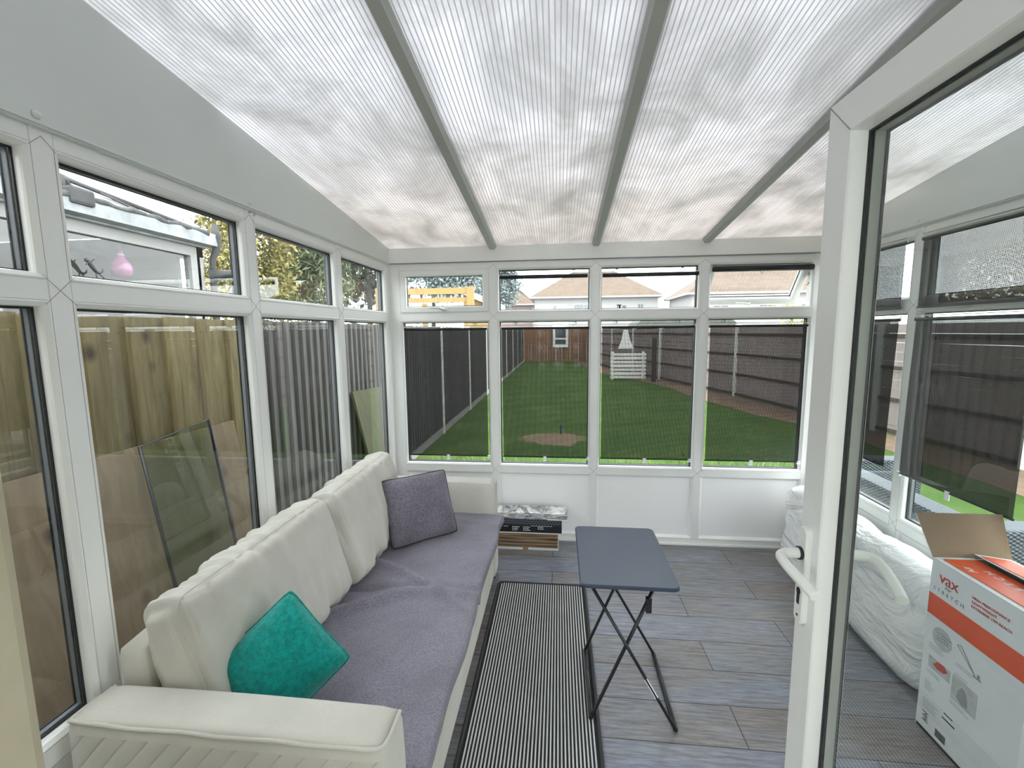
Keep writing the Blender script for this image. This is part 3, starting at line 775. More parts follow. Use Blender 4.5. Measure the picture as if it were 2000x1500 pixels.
# --- scatter cushions
def cushion(name, label, c, ex, ey, w_, h_, t, m, seed, pip):
    T = basis(c, ex, ey)
    bm, ring = pillow(w_, h_, t, seed, T=T, wr=.006)
    r = thing(name, label, 'cushion', (c[0], c[1], c[2]-h_/2))
    link('cushion_cover', bm, m, r, True)
    bm = B(); tube(bm, ring, .0032, 6, closed=True); link('seam', bm, pip, r)
    return r
A_, B_, C_, D_ = Vector((.405, 2.10, .485)), Vector((.665, 2.41, .485)), Vector((.302, 2.262, .785)), Vector((.585, 2.462, .765))
cc = (A_+B_+C_+D_)/4
cushion('scatter_cushion', 'grey mauve square cushion propped against the far end of the sofa back', cc, (B_-A_)+(D_-C_), (C_-A_)+(D_-B_), .40, .37, .13, M['grey_cush'], 4, M['seal'])
P1, P2, P3, P4 = Vector((.400, 1.225, .770)), Vector((.610, 1.20, .600)), Vector((.545, 1.13, .50)), Vector((.27, 1.10, .60))
cc = Vector((.424, 1.150, .612))
ex = Vector((.21, .10, -.20)); ey = Vector((-.02, .22, .32))
cushion('scatter_cushion', 'teal plush cushion tipped on one corner behind the near sofa arm', cc, (.367, -.05, -.36), (.307, .25, .28), .29, .29, .155, M['teal'], 9, M['teal'])

# ================================================================ RUG
rug = thing('ribbed_mat', 'black and white striped ribbed mat lying beside the sofa', 'mat', (1.15, 1.78, 0))
RX0, RX1, RY0, RY1 = .875, 1.430, .92, 2.645
def rrect(x0, x1, y0, y1, r, n=6):
    out = []
    for cx, cy, a0 in ((x1-r, y1-r, 0), (x0+r, y1-r, 90), (x0+r, y0+r, 180), (x1-r, y0+r, 270)):
        for k in range(n+1): a = math.radians(a0+90*k/n); out.append((cx+r*math.cos(a), cy+r*math.sin(a)))
    return out
bm = B(); o = rrect(RX0, RX1, RY0, RY1, .035); prism(bm, o, .0, .005, 2)
link('backing', bm, M['rib_black'], rug)
bm = B(); tube(bm, [(x, y, .007) for x, y in rrect(RX0+.007, RX1-.007, RY0+.007, RY1-.007, .03)], .0075, 8, closed=True); link('border', bm, M['rug_edge'], rug)
bm = B(); NR = 36
for k in range(NR):
    x = RX0+.022+(RX1-RX0-.044)*(k+.5)/NR; h = .0033
    pts = [(x-h, .005), (x-h*.7, .0085), (x+h*.7, .0085), (x+h, .005)]
    ins = .012+(.012 if k in (0, NR-1) else 0)
    prism(bm, [(p[0], p[1]) for p in pts], RY0+ins, RY1-ins, 1)
link('ribs', bm, M['rib_white'], rug)

# ================================================================ FOLDING TABLE
tb = thing('folding_table', 'small black folding snack table standing partly on the striped mat', 'table', (1.52, 1.83, 0))
TZ = .655
bm = B(); o = rrect(1.340, 1.708, 1.575, 2.083, .022)
def slab(bm, o, z0, z1, c=.004):
    def sc(p, k):
        cx, cy = 1.524, 1.829
        return (p[0]-math.copysign(k, p[0]-cx), p[1]-math.copysign(k, p[1]-cy))
    L_ = [[bm.verts.new((*sc(p, k), z)) for p in o] for k, z in ((c, z0), (0, z0+c), (0, z1-c), (c, z1))]
    for A, C in zip(L_, L_[1:]):
        for i in range(len(o)): bm.faces.new((A[i], A[(i+1) % len(o)], C[(i+1) % len(o)], C[i]))
    bm.faces.new(L_[0][::-1]); bm.faces.new(L_[-1])
slab(bm, o, TZ-.016, TZ); link('tabletop', bm, [M['table']], tb)
# two crossed U frames: legs in planes y = near/far, joined by bars along y at the floor
yn, yf = 1.665, 2.06
xl, xr = 1.393, 1.728
def legs(xtop, xbot, yo):
    zf0 = .0185 if xbot < 1.44 else .010
    for y in (yn+yo, yf-yo):
        bm = B(); tube(bm, [(xtop, y, TZ-.018), (xbot, y, zf0)], .0095, 10, flat=.7); link('leg', bm, M['black_metal'], tb)
    bm = B(); tube(bm, [(xbot, yn+yo, zf0), (xbot, (yn+yf)/2, zf0), (xbot, yf-yo, zf0)], .0095, 10); link('foot_bar', bm, M['black_metal'], tb)
    bm = B(); tube(bm, [(xtop, yn+yo, TZ-.026), (xtop, yf-yo, TZ-.026)], .009, 10); link('top_bar', bm, M['black_metal'], tb)
legs(1.645, xl, 0); legs(1.372, xr, -.016)
bm = B(); box(bm, 1.601, 1.622, yn-.010, yn+.010, .50, .56, T=Matrix.Translation((0, 0, 0)))
link('catch', bm, M['black_plastic'], tb)
d = Vector((xr-1.372, 0, -TZ+.03)).normalized()
bm = B(); c0 = Vector((1.372, yn-.016, TZ-.018))+d*.47
for k in (0,):
    a, b2_ = c0, c0+d*.10; sx = Vector((-d.z, 0, d.x))*.006
    T = Matrix((d, Vector((0, 1, 0)), d.cross(Vector((0, 1, 0))))).transposed().to_4x4(); T.translation = c0
    box(bm, 0, .09, -.0078, -.0068, -.007, .007, T=T)
link('label', bm, M['white_print'], tb)['label'] = 'white sticker on the leg'

# ================================================================ STACKED PACKS BY THE BACK WALL
def pack(name, label, x0, x1, y0, y1, z0, z1, m, cat='box', bev=.003):
    r = thing(name, label, cat, ((x0+x1)/2, (y0+y1)/2, z0), 0, 'packs stacked by the back wall')
    bm = B(); box(bm, x0, x1, y0, y1, z0, z1, bevel=bev); link('sleeve', bm, m, r); return r
YB0 = 3.085
r = pack('slat_pack', 'lowest pack of brown wooden slats in a white end frame, on the floor', .70, 1.262, YB0, 3.235, 0.0, .135, M['carton'])
bm = B()
for k in range(4): box(bm, .71, 1.257, YB0-.004, YB0+.01, .022+k*.027, .045+k*.027)
link('slats', bm, M['slats'], r)
bm = B(); box(bm, 1.0, 1.04, YB0-.006, YB0+.008, 0.001, .026); link('tape', bm, M['card'], r)
r = pack('printed_box', 'black box with rows of small white printed words, above the brown slats', .68, 1.285, YB0-.004, 3.232, .136, .192, M['black_plastic'])
TF = Matrix.Translation((0, YB0-.0050, 0)) @ Matrix.Rotation(math.pi/2, 4, 'X')
for (x, z, s) in ((.935, .180, 'Shades'), (.935, .168, 'Blinds'), (.935, .156, 'Screens'), (1.015, .179, 'Roll-down'), (1.015, .167, 'Strips'), (1.015, .155, 'Window covers'), (1.125, .177, 'Timber'), (1.125, .165, 'Brackets')):
    pass
for col, (x, n_) in enumerate(((.925, 3), (1.005, 3), (1.112, 2))):
    bm = B()
    for k in range(n_):
        z = .178-.0125*k
        box(bm, x, x+.007, YB0-.0052, YB0-.0041, z-.0035, z+.0035)
        xx = x+.012; random.seed(col*7+k)
        for q in range(random.randint(5, 9)):
            wd = random.uniform(.0025, .0055); box(bm, xx, xx+wd, YB0-.0052, YB0-.0041, z-.0025, z+.0025); xx += wd+.0012
    link('printed_text', bm, M['white_print'], r)
bm = B()
for q in range(26):
    x = 1.06+q*.006; box(bm, x, x+.0042, YB0-.0052, YB0-.0041, .1865, .1895)
link('printed_text', bm, M['white_print'], r); bm = B()
for q in range(6): x = .86+q*.006; box(bm, x, x+.0042, YB0-.0052, YB0-.0041, .178, .182)
link('printed_text', bm, M['white_print'], r)
pack('dotted_pack', 'black pack with a dotted pattern lying on the black printed box', .68, 1.272, YB0-.002, 3.228, .1925, .236, M['dots'])
r = pack('film_pack', 'silver film wrapped pack, topmost of the stack by the back wall', .68, 1.325, YB0-.006, 3.226, .2365, .288, M['foil'], bev=.012)
bm = B(); tube(bm, [(1.0, YB0-.010, .262), (1.0, YB0-.010, .282), (1.014, YB0-.010, .282), (1.014, YB0-.010, .262)], .0022, 6, closed=True)
box(bm, 1.02, 1.045, YB0-.009, YB0-.006, .268, .276); link('handle_tag', bm, M['white_print'], r)
bm = B(); box(bm, 1.18, 1.325, YB0-.010, YB0-.004, .2365, .243); link('film_edge', bm, M['white_print'], r)

# ================================================================ WRAPPED MATTRESS
T = Matrix.Translation((2.900, 2.51, .275)) @ Matrix.Rotation(math.radians(5), 4, 'Y')
bm = puff_box(.19, 1.24, .54, .075, .02, 11, .022, 34, 0, freq=(4, 5, 7), T=T)
mt = link('mattress', bm, M['film'], None, True); tag(mt, 'white plastic wrapped mattress on its side against the right windows', 'mattress')

# ================================================================ VACUUM BOX
BX0, BX1, BY0, BY1, BZ = 2.711, 2.985, 1.41, 1.79, .71
vb = thing('vacuum_carton', 'tall white and orange carton with open top flaps beside the mattress', 'box', ((BX0+BX1)/2, (BY0+BY1)/2, 0))
bm = B(); t_ = .004
box(bm, BX0, BX1, BY0, BY1, 0, .006)
box(bm, BX0, BX0+t_, BY0, BY1, .006, BZ); box(bm, BX1-t_, BX1, BY0, BY1, .006, BZ)
box(bm, BX0+t_, BX1-t_, BY0, BY0+t_, .006, BZ); box(bm, BX0+t_, BX1-t_, BY1-t_, BY1, .006, BZ)
link('carton_body', bm, M['carton'], vb)
def flap(name, quad, mo, mi_, th=.003):
    q = [Vector(p) for p in quad]; n_ = (q[1]-q[0]).cross(q[3]-q[0]).normalized()
    bm = B(); A = [bm.verts.new(p) for p in q]; C = [bm.verts.new(p-n_*th) for p in q]
    bm.faces.new(A).material_index = 0; bm.faces.new(C[::-1]).material_index = 1
    for i in range(4): bm.faces.new((A[i], C[i], C[(i+1) % 4], A[(i+1) % 4])).material_index = 1
    me = link(name, bm, [mo, mi_], vb); return n_
flap('flap', [(BX0, BY1, BZ), (BX1+.005, BY1, BZ), (BX1+.02, BY1+.075, BZ+.152), (BX0-.022, BY1+.072, BZ+.152)], M['card'], M['carton'])
n_ = flap('flap', [(BX0, BY0, BZ+.001), (BX0+.145, BY0, BZ+.003), (BX0+.145, BY1, BZ+.003), (BX0, BY1, BZ+.001)], M['carton'], M['card'])
flap('flap', [(BX1-.135, BY0, BZ+.03), (BX1, BY0, BZ+.002), (BX1, BY1, BZ+.002), (BX1-.135, BY1-.004, BZ+.022)], M['carton'], M['card'])
bm = B(); box(bm, BX0+.022, BX0+.1445, BY0, BY1-.018, BZ+.0025, BZ+.0042); link('orange_top_print', bm, M['orange'], vb)
q = B(); a = [q.verts.new(p) for p in ((BX1-.125, BY0, BZ+.0300), (BX1-.02, BY0, BZ+.0080), (BX1-.02, BY1-.02, BZ+.0074), (BX1-.125, BY1-.02, BZ+.0222))]
b3 = [q.verts.new(v.co+Vector((0, 0, .0008))) for v in a]; q.faces.new(a); q.faces.new(b3[::-1]); [q.faces.new((a[i], a[(i+1) % 4], b3[(i+1) % 4], b3[i])) for i in range(4)]
link('orange_top_print', q, M['orange'], vb)
XF = BX0-.0008
def side_box(y0, y1, z0, z1, m, name): 
    bm = B(); box(bm, XF, BX0+.001, min(y0, y1), max(y0, y1), z0, z1); return link(name, bm, m, vb)
# orange band
side_box(BY0, BY1-.001, .487, .572, M['orange'], 'orange_band')
def side_T(y, z): return Matrix.Translation((XF-.0004, y, z)) @ Matrix(((0, 0, -1, 0), (-1, 0, 0, 0), (0, 1, 0, 0), (0, 0, 0, 1)))
t1 = text('printed_logo', 'vax', .062, side_T(1.752, .634), M['red'], vb, .0006, .95)
text('printed_text', 'Air', .022, side_T(1.725, .617), M['grey_print'], vb)
text('printed_text', 'STRETCH', .020, side_T(1.772, .593), M['grey_print'], vb, sp=1.75)
for k, s_ in enumerate(('HIGH PERFORMANCE', 'LIGHTWEIGHT', 'EXTENSIVE 17M REACH')):
    text('printed_text', s_, .0135, side_T(1.617, .650-.0165*k), M['red'], vb, sp=1.02)
TT = Matrix.Translation((BX0+.075, BY1-.06, BZ+.0046)) @ Matrix.Rotation(math.radians(-90), 4, 'Z')
text('printed_text', 'Air', .034, Matrix.Translation((BX0+.062, 1.675, BZ+.0046)) @ Matrix.Rotation(math.radians(90), 4, 'Z'), M['white_print'], vb)
text('printed_text', 'STRETCH', .034, Matrix.Translation((BX0+.112, 1.47, BZ+.0046)) @ Matrix.Rotation(math.radians(90), 4, 'Z'), M['white_print'], vb, sp=1.75)
# badge, diagrams, photo, small print
bm = B(); tube(bm, [(XF+.0002, 1.713, .42), (XF-.0006, 1.713, .42)], .042, 20); bdg = link('printed_badge', bm, M['pale_print'], vb)
bm = B()
for k, (z, n__) in enumerate(((.436, 6), (.424, 5), (.412, 5))):
    for i in range(n__): box(bm, XF-.0012, XF-.0006, 1.735-i*.0105-.007, 1.735-i*.0105, z-.003, z+.003)
link('badge_text', bm, M['grey_print'], vb)
bm = B(); tube(bm, [(XF-.0003, 1.650, .448), (XF-.0003, 1.635, .453), (XF-.0003, 1.627, .445), (XF-.0003, 1.575, .385)], .0015, 6)
tube(bm, [(XF-.0003, 1.650, .446), (XF-.0003, 1.60, .405), (XF-.0003, 1.577, .388)], .001, 6)
box(bm, XF-.001, XF+.0005, 1.552, 1.580, .379, .384); box(bm, XF-.001, XF+.0005, 1.558, 1.566, .384, .398); link('printed_diagram', bm, M['grey_print'], vb)
bm = B(); side = side_box(1.655, 1.556, .232, .326, M['pale_print'], 'printed_photo')
bm = B(); prism(bm, [(1.632, .255), (1.628, .285), (1.615, .305), (1.600, .300), (1.590, .27), (1.588, .245), (1.61, .238)], XF-.0008, XF-.0001, 0); link('printed_photo', bm, M['grey_print'], vb)
side_box(1.760, 1.665, .278, .325, M['pale_print'], 'printed_photo')
bm = B(); prism(bm, [(1.738, .300), (1.72, .322), (1.69, .326), (1.675, .310), (1.69, .296), (1.72, .292)], XF-.0008, XF-.0001, 0); link('printed_photo', bm, M['red'], vb)
random.seed(3)
for (y, z, n__, ln) in ((1.765, .372, 3, .085), (1.765, .262, 2, .07), (1.765, .215, 5, .045), (1.765, .135, 5, .07), (1.655, .222, 2, .09), (1.65, .378, 2, .08), (1.65, .338, 2, .06)):
    bm = B()
    for k in range(n__): box(bm, XF-.0006, XF-.0001, y-ln*random.uniform(.6, 1), y, z-k*.0085, z-k*.0085+.0016)
    link('small_print', bm, M['grey_print'], vb)
bm = B()
box(bm, XF-.0006, XF-.0001, 1.635, 1.672, .150, .154); box(bm, XF-.0006, XF-.0001, 1.625, 1.678, .128, .133)
for k in range(7): box(bm, XF-.0006, XF-.0001, 1.735+(k % 2)*.006, 1.762-(k % 3)*.006, .045+k*.006, .048+k*.006)
for k in range(11): box(bm, XF-.0006, XF-.0001, 1.655+k*.0042, 1.657+k*.0042, .03, .062)
box(bm, XF-.0006, XF-.0001, 1.41, 1.785, .0, .014)
link('barcode_print', bm, M['black_print'], vb)

# ================================================================ BLINDS
def blind(P, u0_, u1_, vtop, vbot, label, grp, d=.022, slack=0, cups=True, tab=True, skew=0, rad=.0085):
    c = P.p((u0_+u1_)/2, vtop, d)
    rz = math.atan2(P.u.y, P.u.x)
    r = thing('roller_blind', label, 'blind', tuple(c), rz, grp)
    bm = B(); tube(bm, [P.p(u0_, vtop, d), P.p(u1_, vtop, d)], rad, 12)
    link('roller_tube', bm, M['black_plastic'], r)
    bm = B()
    tube(bm, [P.p(u0_-.006, vtop, d), P.p(u0_-.006, vtop+.016, d), P.p(u0_, vtop+.018, d), P.p(u1_, vtop+.018, d), P.p(u1_+.006, vtop+.016, d), P.p(u1_+.006, vtop, d)], .0022, 6)
    link('bracket', bm, M['clear_plastic_white'], r)
    bm = B(); tube(bm, [P.p(u0_, vtop+.025, d+.002), P.p(u1_, vtop+.025, d+.002)], .0012, 6); link('wire', bm, M['black_metal'], r)
    if cups:
        for u in (u0_+.12*(u1_-u0_)+.02, u1_-.13*(u1_-u0_)-.02):
            bm = B(); T = Matrix.Translation(P.p(u, vtop+.040, -.026)) @ basis(Vector((0, 0, 0)), P.u, Vector((0, 0, 1))); 
            lathe(bm, [(.022, 0), (.021, .003), (.010, .008), (.006, .014), (.006, .02), (.0005, .021)], 18, 0, Matrix.Translation(P.p(u, vtop+.040, -.031)) @ basis(Vector((0, 0, 0)), P.u, Vector((0, 0, 1)) if P.u.cross(Vector((0, 0, 1))).dot(P.n) > 0 else Vector((0, 0, -1))))
            link('suction_cup', bm, M['clear'], r)
            bm = B(); tube(bm, [P.p(u+.010, vtop+.030, .0), P.p(u+.010, vtop+.044, .002), P.p(u-.008, vtop+.045, .004)], .0026, 6); link('hook', bm, M['black_metal'], r)
    if vbot is not None:
        bm = B()
        if slack:
            # cloth hangs proud of the frame at its foot
            n_ = 14; A = []; C = []
            for k in range(n_+1):
                v = vtop-(vtop-vbot)*k/n_; dd = d+slack*math.sin(math.pi*.5*k/n_)
                A.append([bm.verts.new(P.p(u, v+skew*(u-u0_)*k/n_, dd)) for u in (u0_+.004, u1_-.004)]); C.append([bm.verts.new(P.p(u, v+skew*(u-u0_)*k/n_, dd-.0008)) for u in (u0_+.004, u1_-.004)])
            for k in range(n_):
                bm.faces.new((A[k][0], A[k][1], A[k+1][1], A[k+1][0])); bm.faces.new((C[k][0], C[k+1][0], C[k+1][1], C[k][1]))
                bm.faces.new((A[k][0], A[k+1][0], C[k+1][0], C[k][0])); bm.faces.new((A[k][1], C[k][1], C[k+1][1], A[k+1][1]))
        else: P.box(bm, u0_+.004, u1_-.004, vbot, vtop, d-.0008, d)
        # mesh is modelled in the blind's own axes so the perforations follow it
        o = link('mesh_sheet', bm, M['mesh'], r)
        me = o.data; inv = PINV[r.name]; me.transform(inv); o.matrix_parent_inverse = Matrix.Identity(4)
        bm = B(); dd = d+slack
        tube(bm, [P.p(u0_+.002, vbot, dd), P.p(u1_-.002, vbot+skew*(u1_-u0_), dd)], .005, 8); link('bottom_bar', bm, M['black_plastic'], r)
        if tab:
            um = (u0_+u1_)/2
            bm = B(); P.box(bm, um-.012, um+.012, vbot-.034, vbot+.006, dd, dd+.006, ch=.002); link('pull_tab', bm, M['clear_plastic_white'], r)
            bm = B(); P.box(bm, u1_-.012, u1_+.008, vbot-.016, vbot+.006, dd-.004, dd+.004); link('corner_clip', bm, M['clear_plastic_white'], r)
    else:
        um = (u0_+u1_)/2
        bm = B(); pts = [P.p(um+.011*math.cos(a), vtop-.022+.014*math.sin(a), d) for a in [2*math.pi*k/14 for k in range(14)]]
        tube(bm, pts, .0018, 6, closed=True); link('ring_pull', bm, M['chrome'], r)
    return r
G1 = 'blinds drawn down over the back windows'
names_b = ['black mesh blind drawn down over the back window nearest the sofa', 'black mesh blind in front of the worn lawn patch and blue peg', 'black mesh blind in front of the white slatted garden bench', 'black mesh blind drawn down below the open top window']
for (a, b_), nm in zip(((.108, .735), (.842, 1.476), (1.566, 2.203), (2.308, 2.950)), names_b):
    blind(PB, a, b_, 1.622, .662, nm, G1)
G2 = 'blinds rolled up at the top of the back windows'
blind(PB, .836, 1.462, 1.988, None, 'rolled up black blind in the upper back window over the pink house', G2, rad=.014)
blind(PB, 1.566, 2.218, 1.986, None, 'rolled up black blind in the upper back window beside the open one', G2, rad=.014)
r = blind(PB, 2.312, 2.960, 2.012, None, 'rolled up black blind across the top of the open window', G2, cups=False, rad=.019)
G3 = 'mesh blinds over the right windows'
for nm, u0_, u1_, vt, vb_, sl in (
    ('black mesh blind over the lower right window beside the back corner', 2.535, 3.16, 1.640, .850, .012),
    ('black mesh blind over the lower right window behind the open carton', 1.84, 2.43, 1.640, .850, .012),
    ('black mesh blind over the lower right window nearest the house', 1.05, 1.70, 1.640, .850, .02),
    ('black mesh blind over the upper right window beside the back corner', 2.535, 3.16, 2.030, 1.700, .0),
    ('black mesh blind over the upper right window behind the door glass', 1.80, 2.43, 2.030, 1.700, .0),
    ('black mesh blind over the upper right window nearest the house', 1.05, 1.70, 2.030, 1.700, .0)):
    blind(PR, u0_, u1_, vt, vb_, nm, G3, slack=sl, cups=False, tab=vt < 1.8)

# ================================================================ GARDEN
bm = B(); box(bm, -30, 40, L+.07, 80, GZ-.3, GZ); box(bm, -30, -.08, -10, L+.07, GZ-.3, GZ); box(bm, W+.08, 40, -10, L+.07, GZ-.3, GZ)
struct(link('ground', bm, M['lawn']))
bm = B(); box(bm, -29, 39, 25.2, 79, GZ, GZ+.03); box(bm, 7.6, 39, -9, 25.2, GZ, GZ+.03); box(bm, -29, -1.2, 6.0, 25.2, GZ, GZ+.03); struct(link('bounce_ground', bm, M['bounce_ground']))  # grey ground added beyond the fences, keeps green bounce off the house walls
FX = -.69
fence = thing('timber_fence', 'tall timber fence running down the left side of the garden', 'fence', (FX, 12, GZ))
FT = 1.685
def feather(bm, x, y0, y1, z0, z1, pitch, side=1):
    y = y0
    while y < y1-.001:
        ye = min(y+pitch, y1)
        pts = [(x, y), (x+side*.034, y), (x+side*.006, ye+.004), (x, ye+.004)]
        j = random.uniform(-.004, .004)
        prism(bm, pts, z0, z1+j, 2); y += pitch
posts = [-1.9, .36, 2.62, 4.89, 7.15, 9.42, 11.7, 14.0, 16.3, 18.6, 20.9, 23.2, 24.6]
for k, (a, b_) in enumerate(zip(posts, posts[1:])):
    bm = B(); near = b_ < 3
    feather(bm, FX, a+.05, b_-.05, GZ+.12, FT, .20 if near else .098)
    link('fence_panel', bm, M['tan_boards'] if near else M['grey_boards'], fence)
    bm = B(); box(bm, FX-.02, FX+.022, a+.05, b_-.05, GZ-.02, GZ+.12); link('gravel_board', bm, M['concrete'], fence)
    if near:
        bm = B()
        for z in (.2, 1.0, 1.6): box(bm, FX-.035, FX-.001, a+.05, b_-.05, z, z+.035)
        link('rail', bm, M['tan_boards'], fence)
for y in posts[1:]:
    bm = B(); box(bm, FX-.045, FX+.045, y-.05, y+.05, GZ, FT+(.03 if y > 3 else -.02), bevel=.006); link('post', bm, M['post_white'] if y > 3 else M['tan_boards'], fence)

# leaning sheets between house and fence
def leaning(name, label, cat, y0, y1, ztop, xt, xb, th, m, ztop2=None):
    bm = B(); zt2 = ztop2 if ztop2 is not None else ztop
    v = [bm.verts.new(p) for p in ((xb, y0, GZ), (xb, y1, GZ), (xt, y1, zt2), (xt, y0, ztop))]
    w_ = [bm.verts.new(q.co+Vector((th, 0, th*.2))) for q in v]
    bm.faces.new(v); bm.faces.new(w_[::-1]); [bm.faces.new((v[i], v[(i+1) % 4], w_[(i+1) % 4], w_[i])) for i in range(4)]
    o = link(name, bm, m); return tag(o, label, cat)
leaning('plywood_sheet', 'large knotty plywood sheet leaning on the fence outside the sofa windows', 'board', .25, 2.35, 1.10, -.640, -.44, .015, M['ply'])
leaning('garden_board', 'green stained board leaning on the fence beyond the sofa back', 'board', 3.86, 4.85, 1.06, -.648, -.40, .02, M['green_board'], 1.01)
gs = thing('glass_sheet', 'green glass sheet with a black edge leaning over the plywood', 'glass sheet', (-.45, 1.95, GZ))
def lp(y, z): return Vector((-.585+(1.13-z)*.16, y, z))
q4 = [lp(1.72, .15), lp(2.10, .15), lp(2.12, 1.155), lp(1.72, 1.11)]
bm = B(); a = [bm.verts.new(p) for p in q4]; b3 = [bm.verts.new(p+Vector((.006, 0, 0))) for p in q4]; bm.faces.new(a); bm.faces.new(b3[::-1]); [bm.faces.new((a[i], a[(i+1) % 4], b3[(i+1) % 4], b3[i])) for i in range(4)]
link('pane', bm, M['green_glass'], gs)
bm = B(); tube(bm, [p+Vector((.004, 0, 0)) for p in q4], .008, 6, closed=True); link('edge_trim', bm, M['seal'], gs)

# back fence
fb = thing('board_fence', 'orange brown vertical board fence closing the far end of the lawn', 'fence', (1.1, 24.7, GZ))
x = FX
while x < 3.0:
    xe = min(x+1.83, 3.05); bm = B(); xx = x
    while xx < xe-.03:
        box(bm, xx, min(xx+.135, xe), 24.66+random.uniform(-.01, .01), 24.70, GZ, 1.78+random.uniform(-.01, .01)); xx += .15
    link('fence_panel', bm, M['brown_boards'], fb); x += 1.85
# right fence: horizontal panels between concrete posts
fr = thing('panel_fence', 'pinkish panel fence with concrete posts along the right of the lawn', 'fence', (5.4, 13, GZ))
rp = [(7.25, 1.5), (7.05, 3.6), (6.80, 5.7), (6.50, 7.8), (6.22, 9.15), (5.75, 11.7), (5.30, 13.6), (4.75, 15.6), (4.2, 17.8), (3.65, 20.1), (3.25, 22.4), (3.0, 24.7)]
for k, (p0, p1) in enumerate(zip(rp, rp[1:])):
    a, b_ = Vector((*p0, 0)), Vector((*p1, 0)); d_ = (b_-a); ln = d_.length; ang = math.atan2(d_.y, d_.x)
    T = Matrix.Translation(a) @ Matrix.Rotation(ang, 4, 'Z')
    bm = B()
    for j in range(12): 
        z0 = GZ+.02+j*.145; box(bm, .05, ln-.05, -.012-(j % 2)*.004, .012+(j % 2)*.004, z0, z0+.138, T=T)
    for z in (GZ+.05, .45, .95, 1.45): box(bm, .05, ln-.05, .014, .05, z, z+.05, T=T, mi=1)
    link('fence_panel', bm, [M['pink_boards'], M['bark']], fr)
    bm = B(); box(bm, -.055, .055, -.055, .055, GZ, 1.72, T=T); link('concrete_post', bm, M['post_white'], fr)
bm = B()
prev = None
for k, (x, y) in enumerate(rp):
    wv = .95+.2*math.sin(k*1.7)
    a = bm.verts.new((x, y, GZ+.006)); b3_ = bm.verts.new((x-wv, y-.1, GZ+.006))
    if prev: bm.faces.new((prev[0], a, b3_, prev[1]))
    prev = (a, b3_)
r_ = bmesh.ops.extrude_face_region(bm, geom=bm.faces[:]); bmesh.ops.translate(bm, vec=(0, 0, -.004), verts=[v for v in r_['geom'] if isinstance(v, bmesh.types.BMVert)])
struct(link('soil_strip', bm, M['soil']))

# white slatted bench, white frame and posts near the far end
bn = thing('garden_bench', 'white slatted panel bench standing against the right hand fence', 'bench', (3.7, 15.6, GZ), 0)
bm = B()
for j in range(7): box(bm, 3.05, 4.25, 15.50, 15.54, GZ+.05+j*.13, GZ+.14+j*.13)
link('slats', bm, M['white_paint'], bn)
bm = B(); box(bm, 3.08, 3.16, 15.54, 15.60, GZ, GZ+.97); box(bm, 4.12, 4.2, 15.54, 15.60, GZ, GZ+.97); link('posts', bm, M['white_paint'], bn)
bm = B(); box(bm, 4.32, 4.46, 14.9, 15.02, GZ, 1.35, bevel=.02); tag(link('timber_post', bm, M['bark']), 'dark timber post beside the white slatted bench', 'post')
bm = B(); prism(bm, [(3.40, .95), (3.95, .95), (3.80, 1.25), (3.72, 1.62), (3.58, 1.62), (3.52, 1.25)], 16.2, 16.35, 1)
tag(link('garden_sheet', bm, M['white_paint']), 'pale sheet draped on a stand above the white slatted bench', 'sheet')
wf = thing('white_window_frame', 'white framed panel hanging on the brown fence at the far end', 'frame', (1.35, 24.6, .9))
bm = B(); Plane((0, 24.58, 0), (1, 0, 0), (0, -1, 0)).ring(bm, .95, 1.80, .72, 1.95, [(0, -.05), (0, .03), (.14, .03), (.14, -.05)])
box(bm, 1.09, 1.66, 24.55, 24.60, 1.12, 1.22); link('frame', bm, M['white_paint'], wf)
bm = B(); box(bm, 1.09, 1.66, 24.60, 24.62, .86, 1.81); link('panel', bm, M['dark_pane'], wf)
bm = B(); lathe(bm, [(.012, GZ), (.014, GZ+.10), (.022, GZ+.12), (.022, GZ+.15), (.001, GZ+.16)], 10, 0, Matrix.Translation((1.30, 7.25, 0)))
tag(link('garden_peg', bm, M['blue_wood']), 'small blue peg standing in the worn patch of the lawn', 'peg')
# shed with a rounded dark roof
sh = thing('shed', 'dark rounded roof shed beyond the right hand fence', 'shed', (6.3, 20, GZ))
bm = B(); box(bm, 4.7, 8.3, 19.2, 21.2, GZ, 1.75); link('walls', bm, M['bark'], sh)
bm = B(); prism(bm, [(4.5, 1.75)]+[(6.5-2.0*math.cos(math.pi*k/12), 1.75+.62*math.sin(math.pi*k/12)) for k in range(13)][1:-1]+[(8.5, 1.75)], 19.0, 21.4, 1); link('roof', bm, M['shed_felt'], sh)

# pergola of new yellow timber
pg = thing('pergola', 'new yellow timber pergola beyond the left fence', 'pergola', (-2.3, 12.2, GZ))
bm = B(); box(bm, -3.75, -1.15, 12.0, 12.10, 2.63, 2.80); link('beam', bm, M['yellow_wood'], pg)
bm = B(); box(bm, -3.75, -1.15, 12.02, 12.10, 2.41, 2.54); link('beam', bm, M['yellow_wood'], pg)
for x in (-3.78, -1.22):
    bm = B(); box(bm, x, x+.18, 11.96, 12.14, GZ, 2.82); link('post', bm, M['yellow_wood'], pg)
bm = B(); box(bm, -2.98, -2.83, 13.6, 13.75, GZ, 2.5); link('post', bm, M['yellow_wood'], pg)
bm = B()
for k in range(7): box(bm, -3.6+k*.36, -3.55+k*.36, 12.02, 12.08, 2.54, 2.63)
link('spacers', bm, M['bark'], pg)
cb = thing('garden_cabin', 'pale yellow cabin with a white pitched roof behind the pergola', 'cabin', (-2.3, 16, GZ))
bm = B(); prism(bm, [(-2.0, GZ), (-1.0, GZ), (-1.0, 2.45), (-1.95, 2.88), (-2.0, 2.88)], 15.2, 17.5, 1); link('walls', bm, M['yellow_wood'], cb)
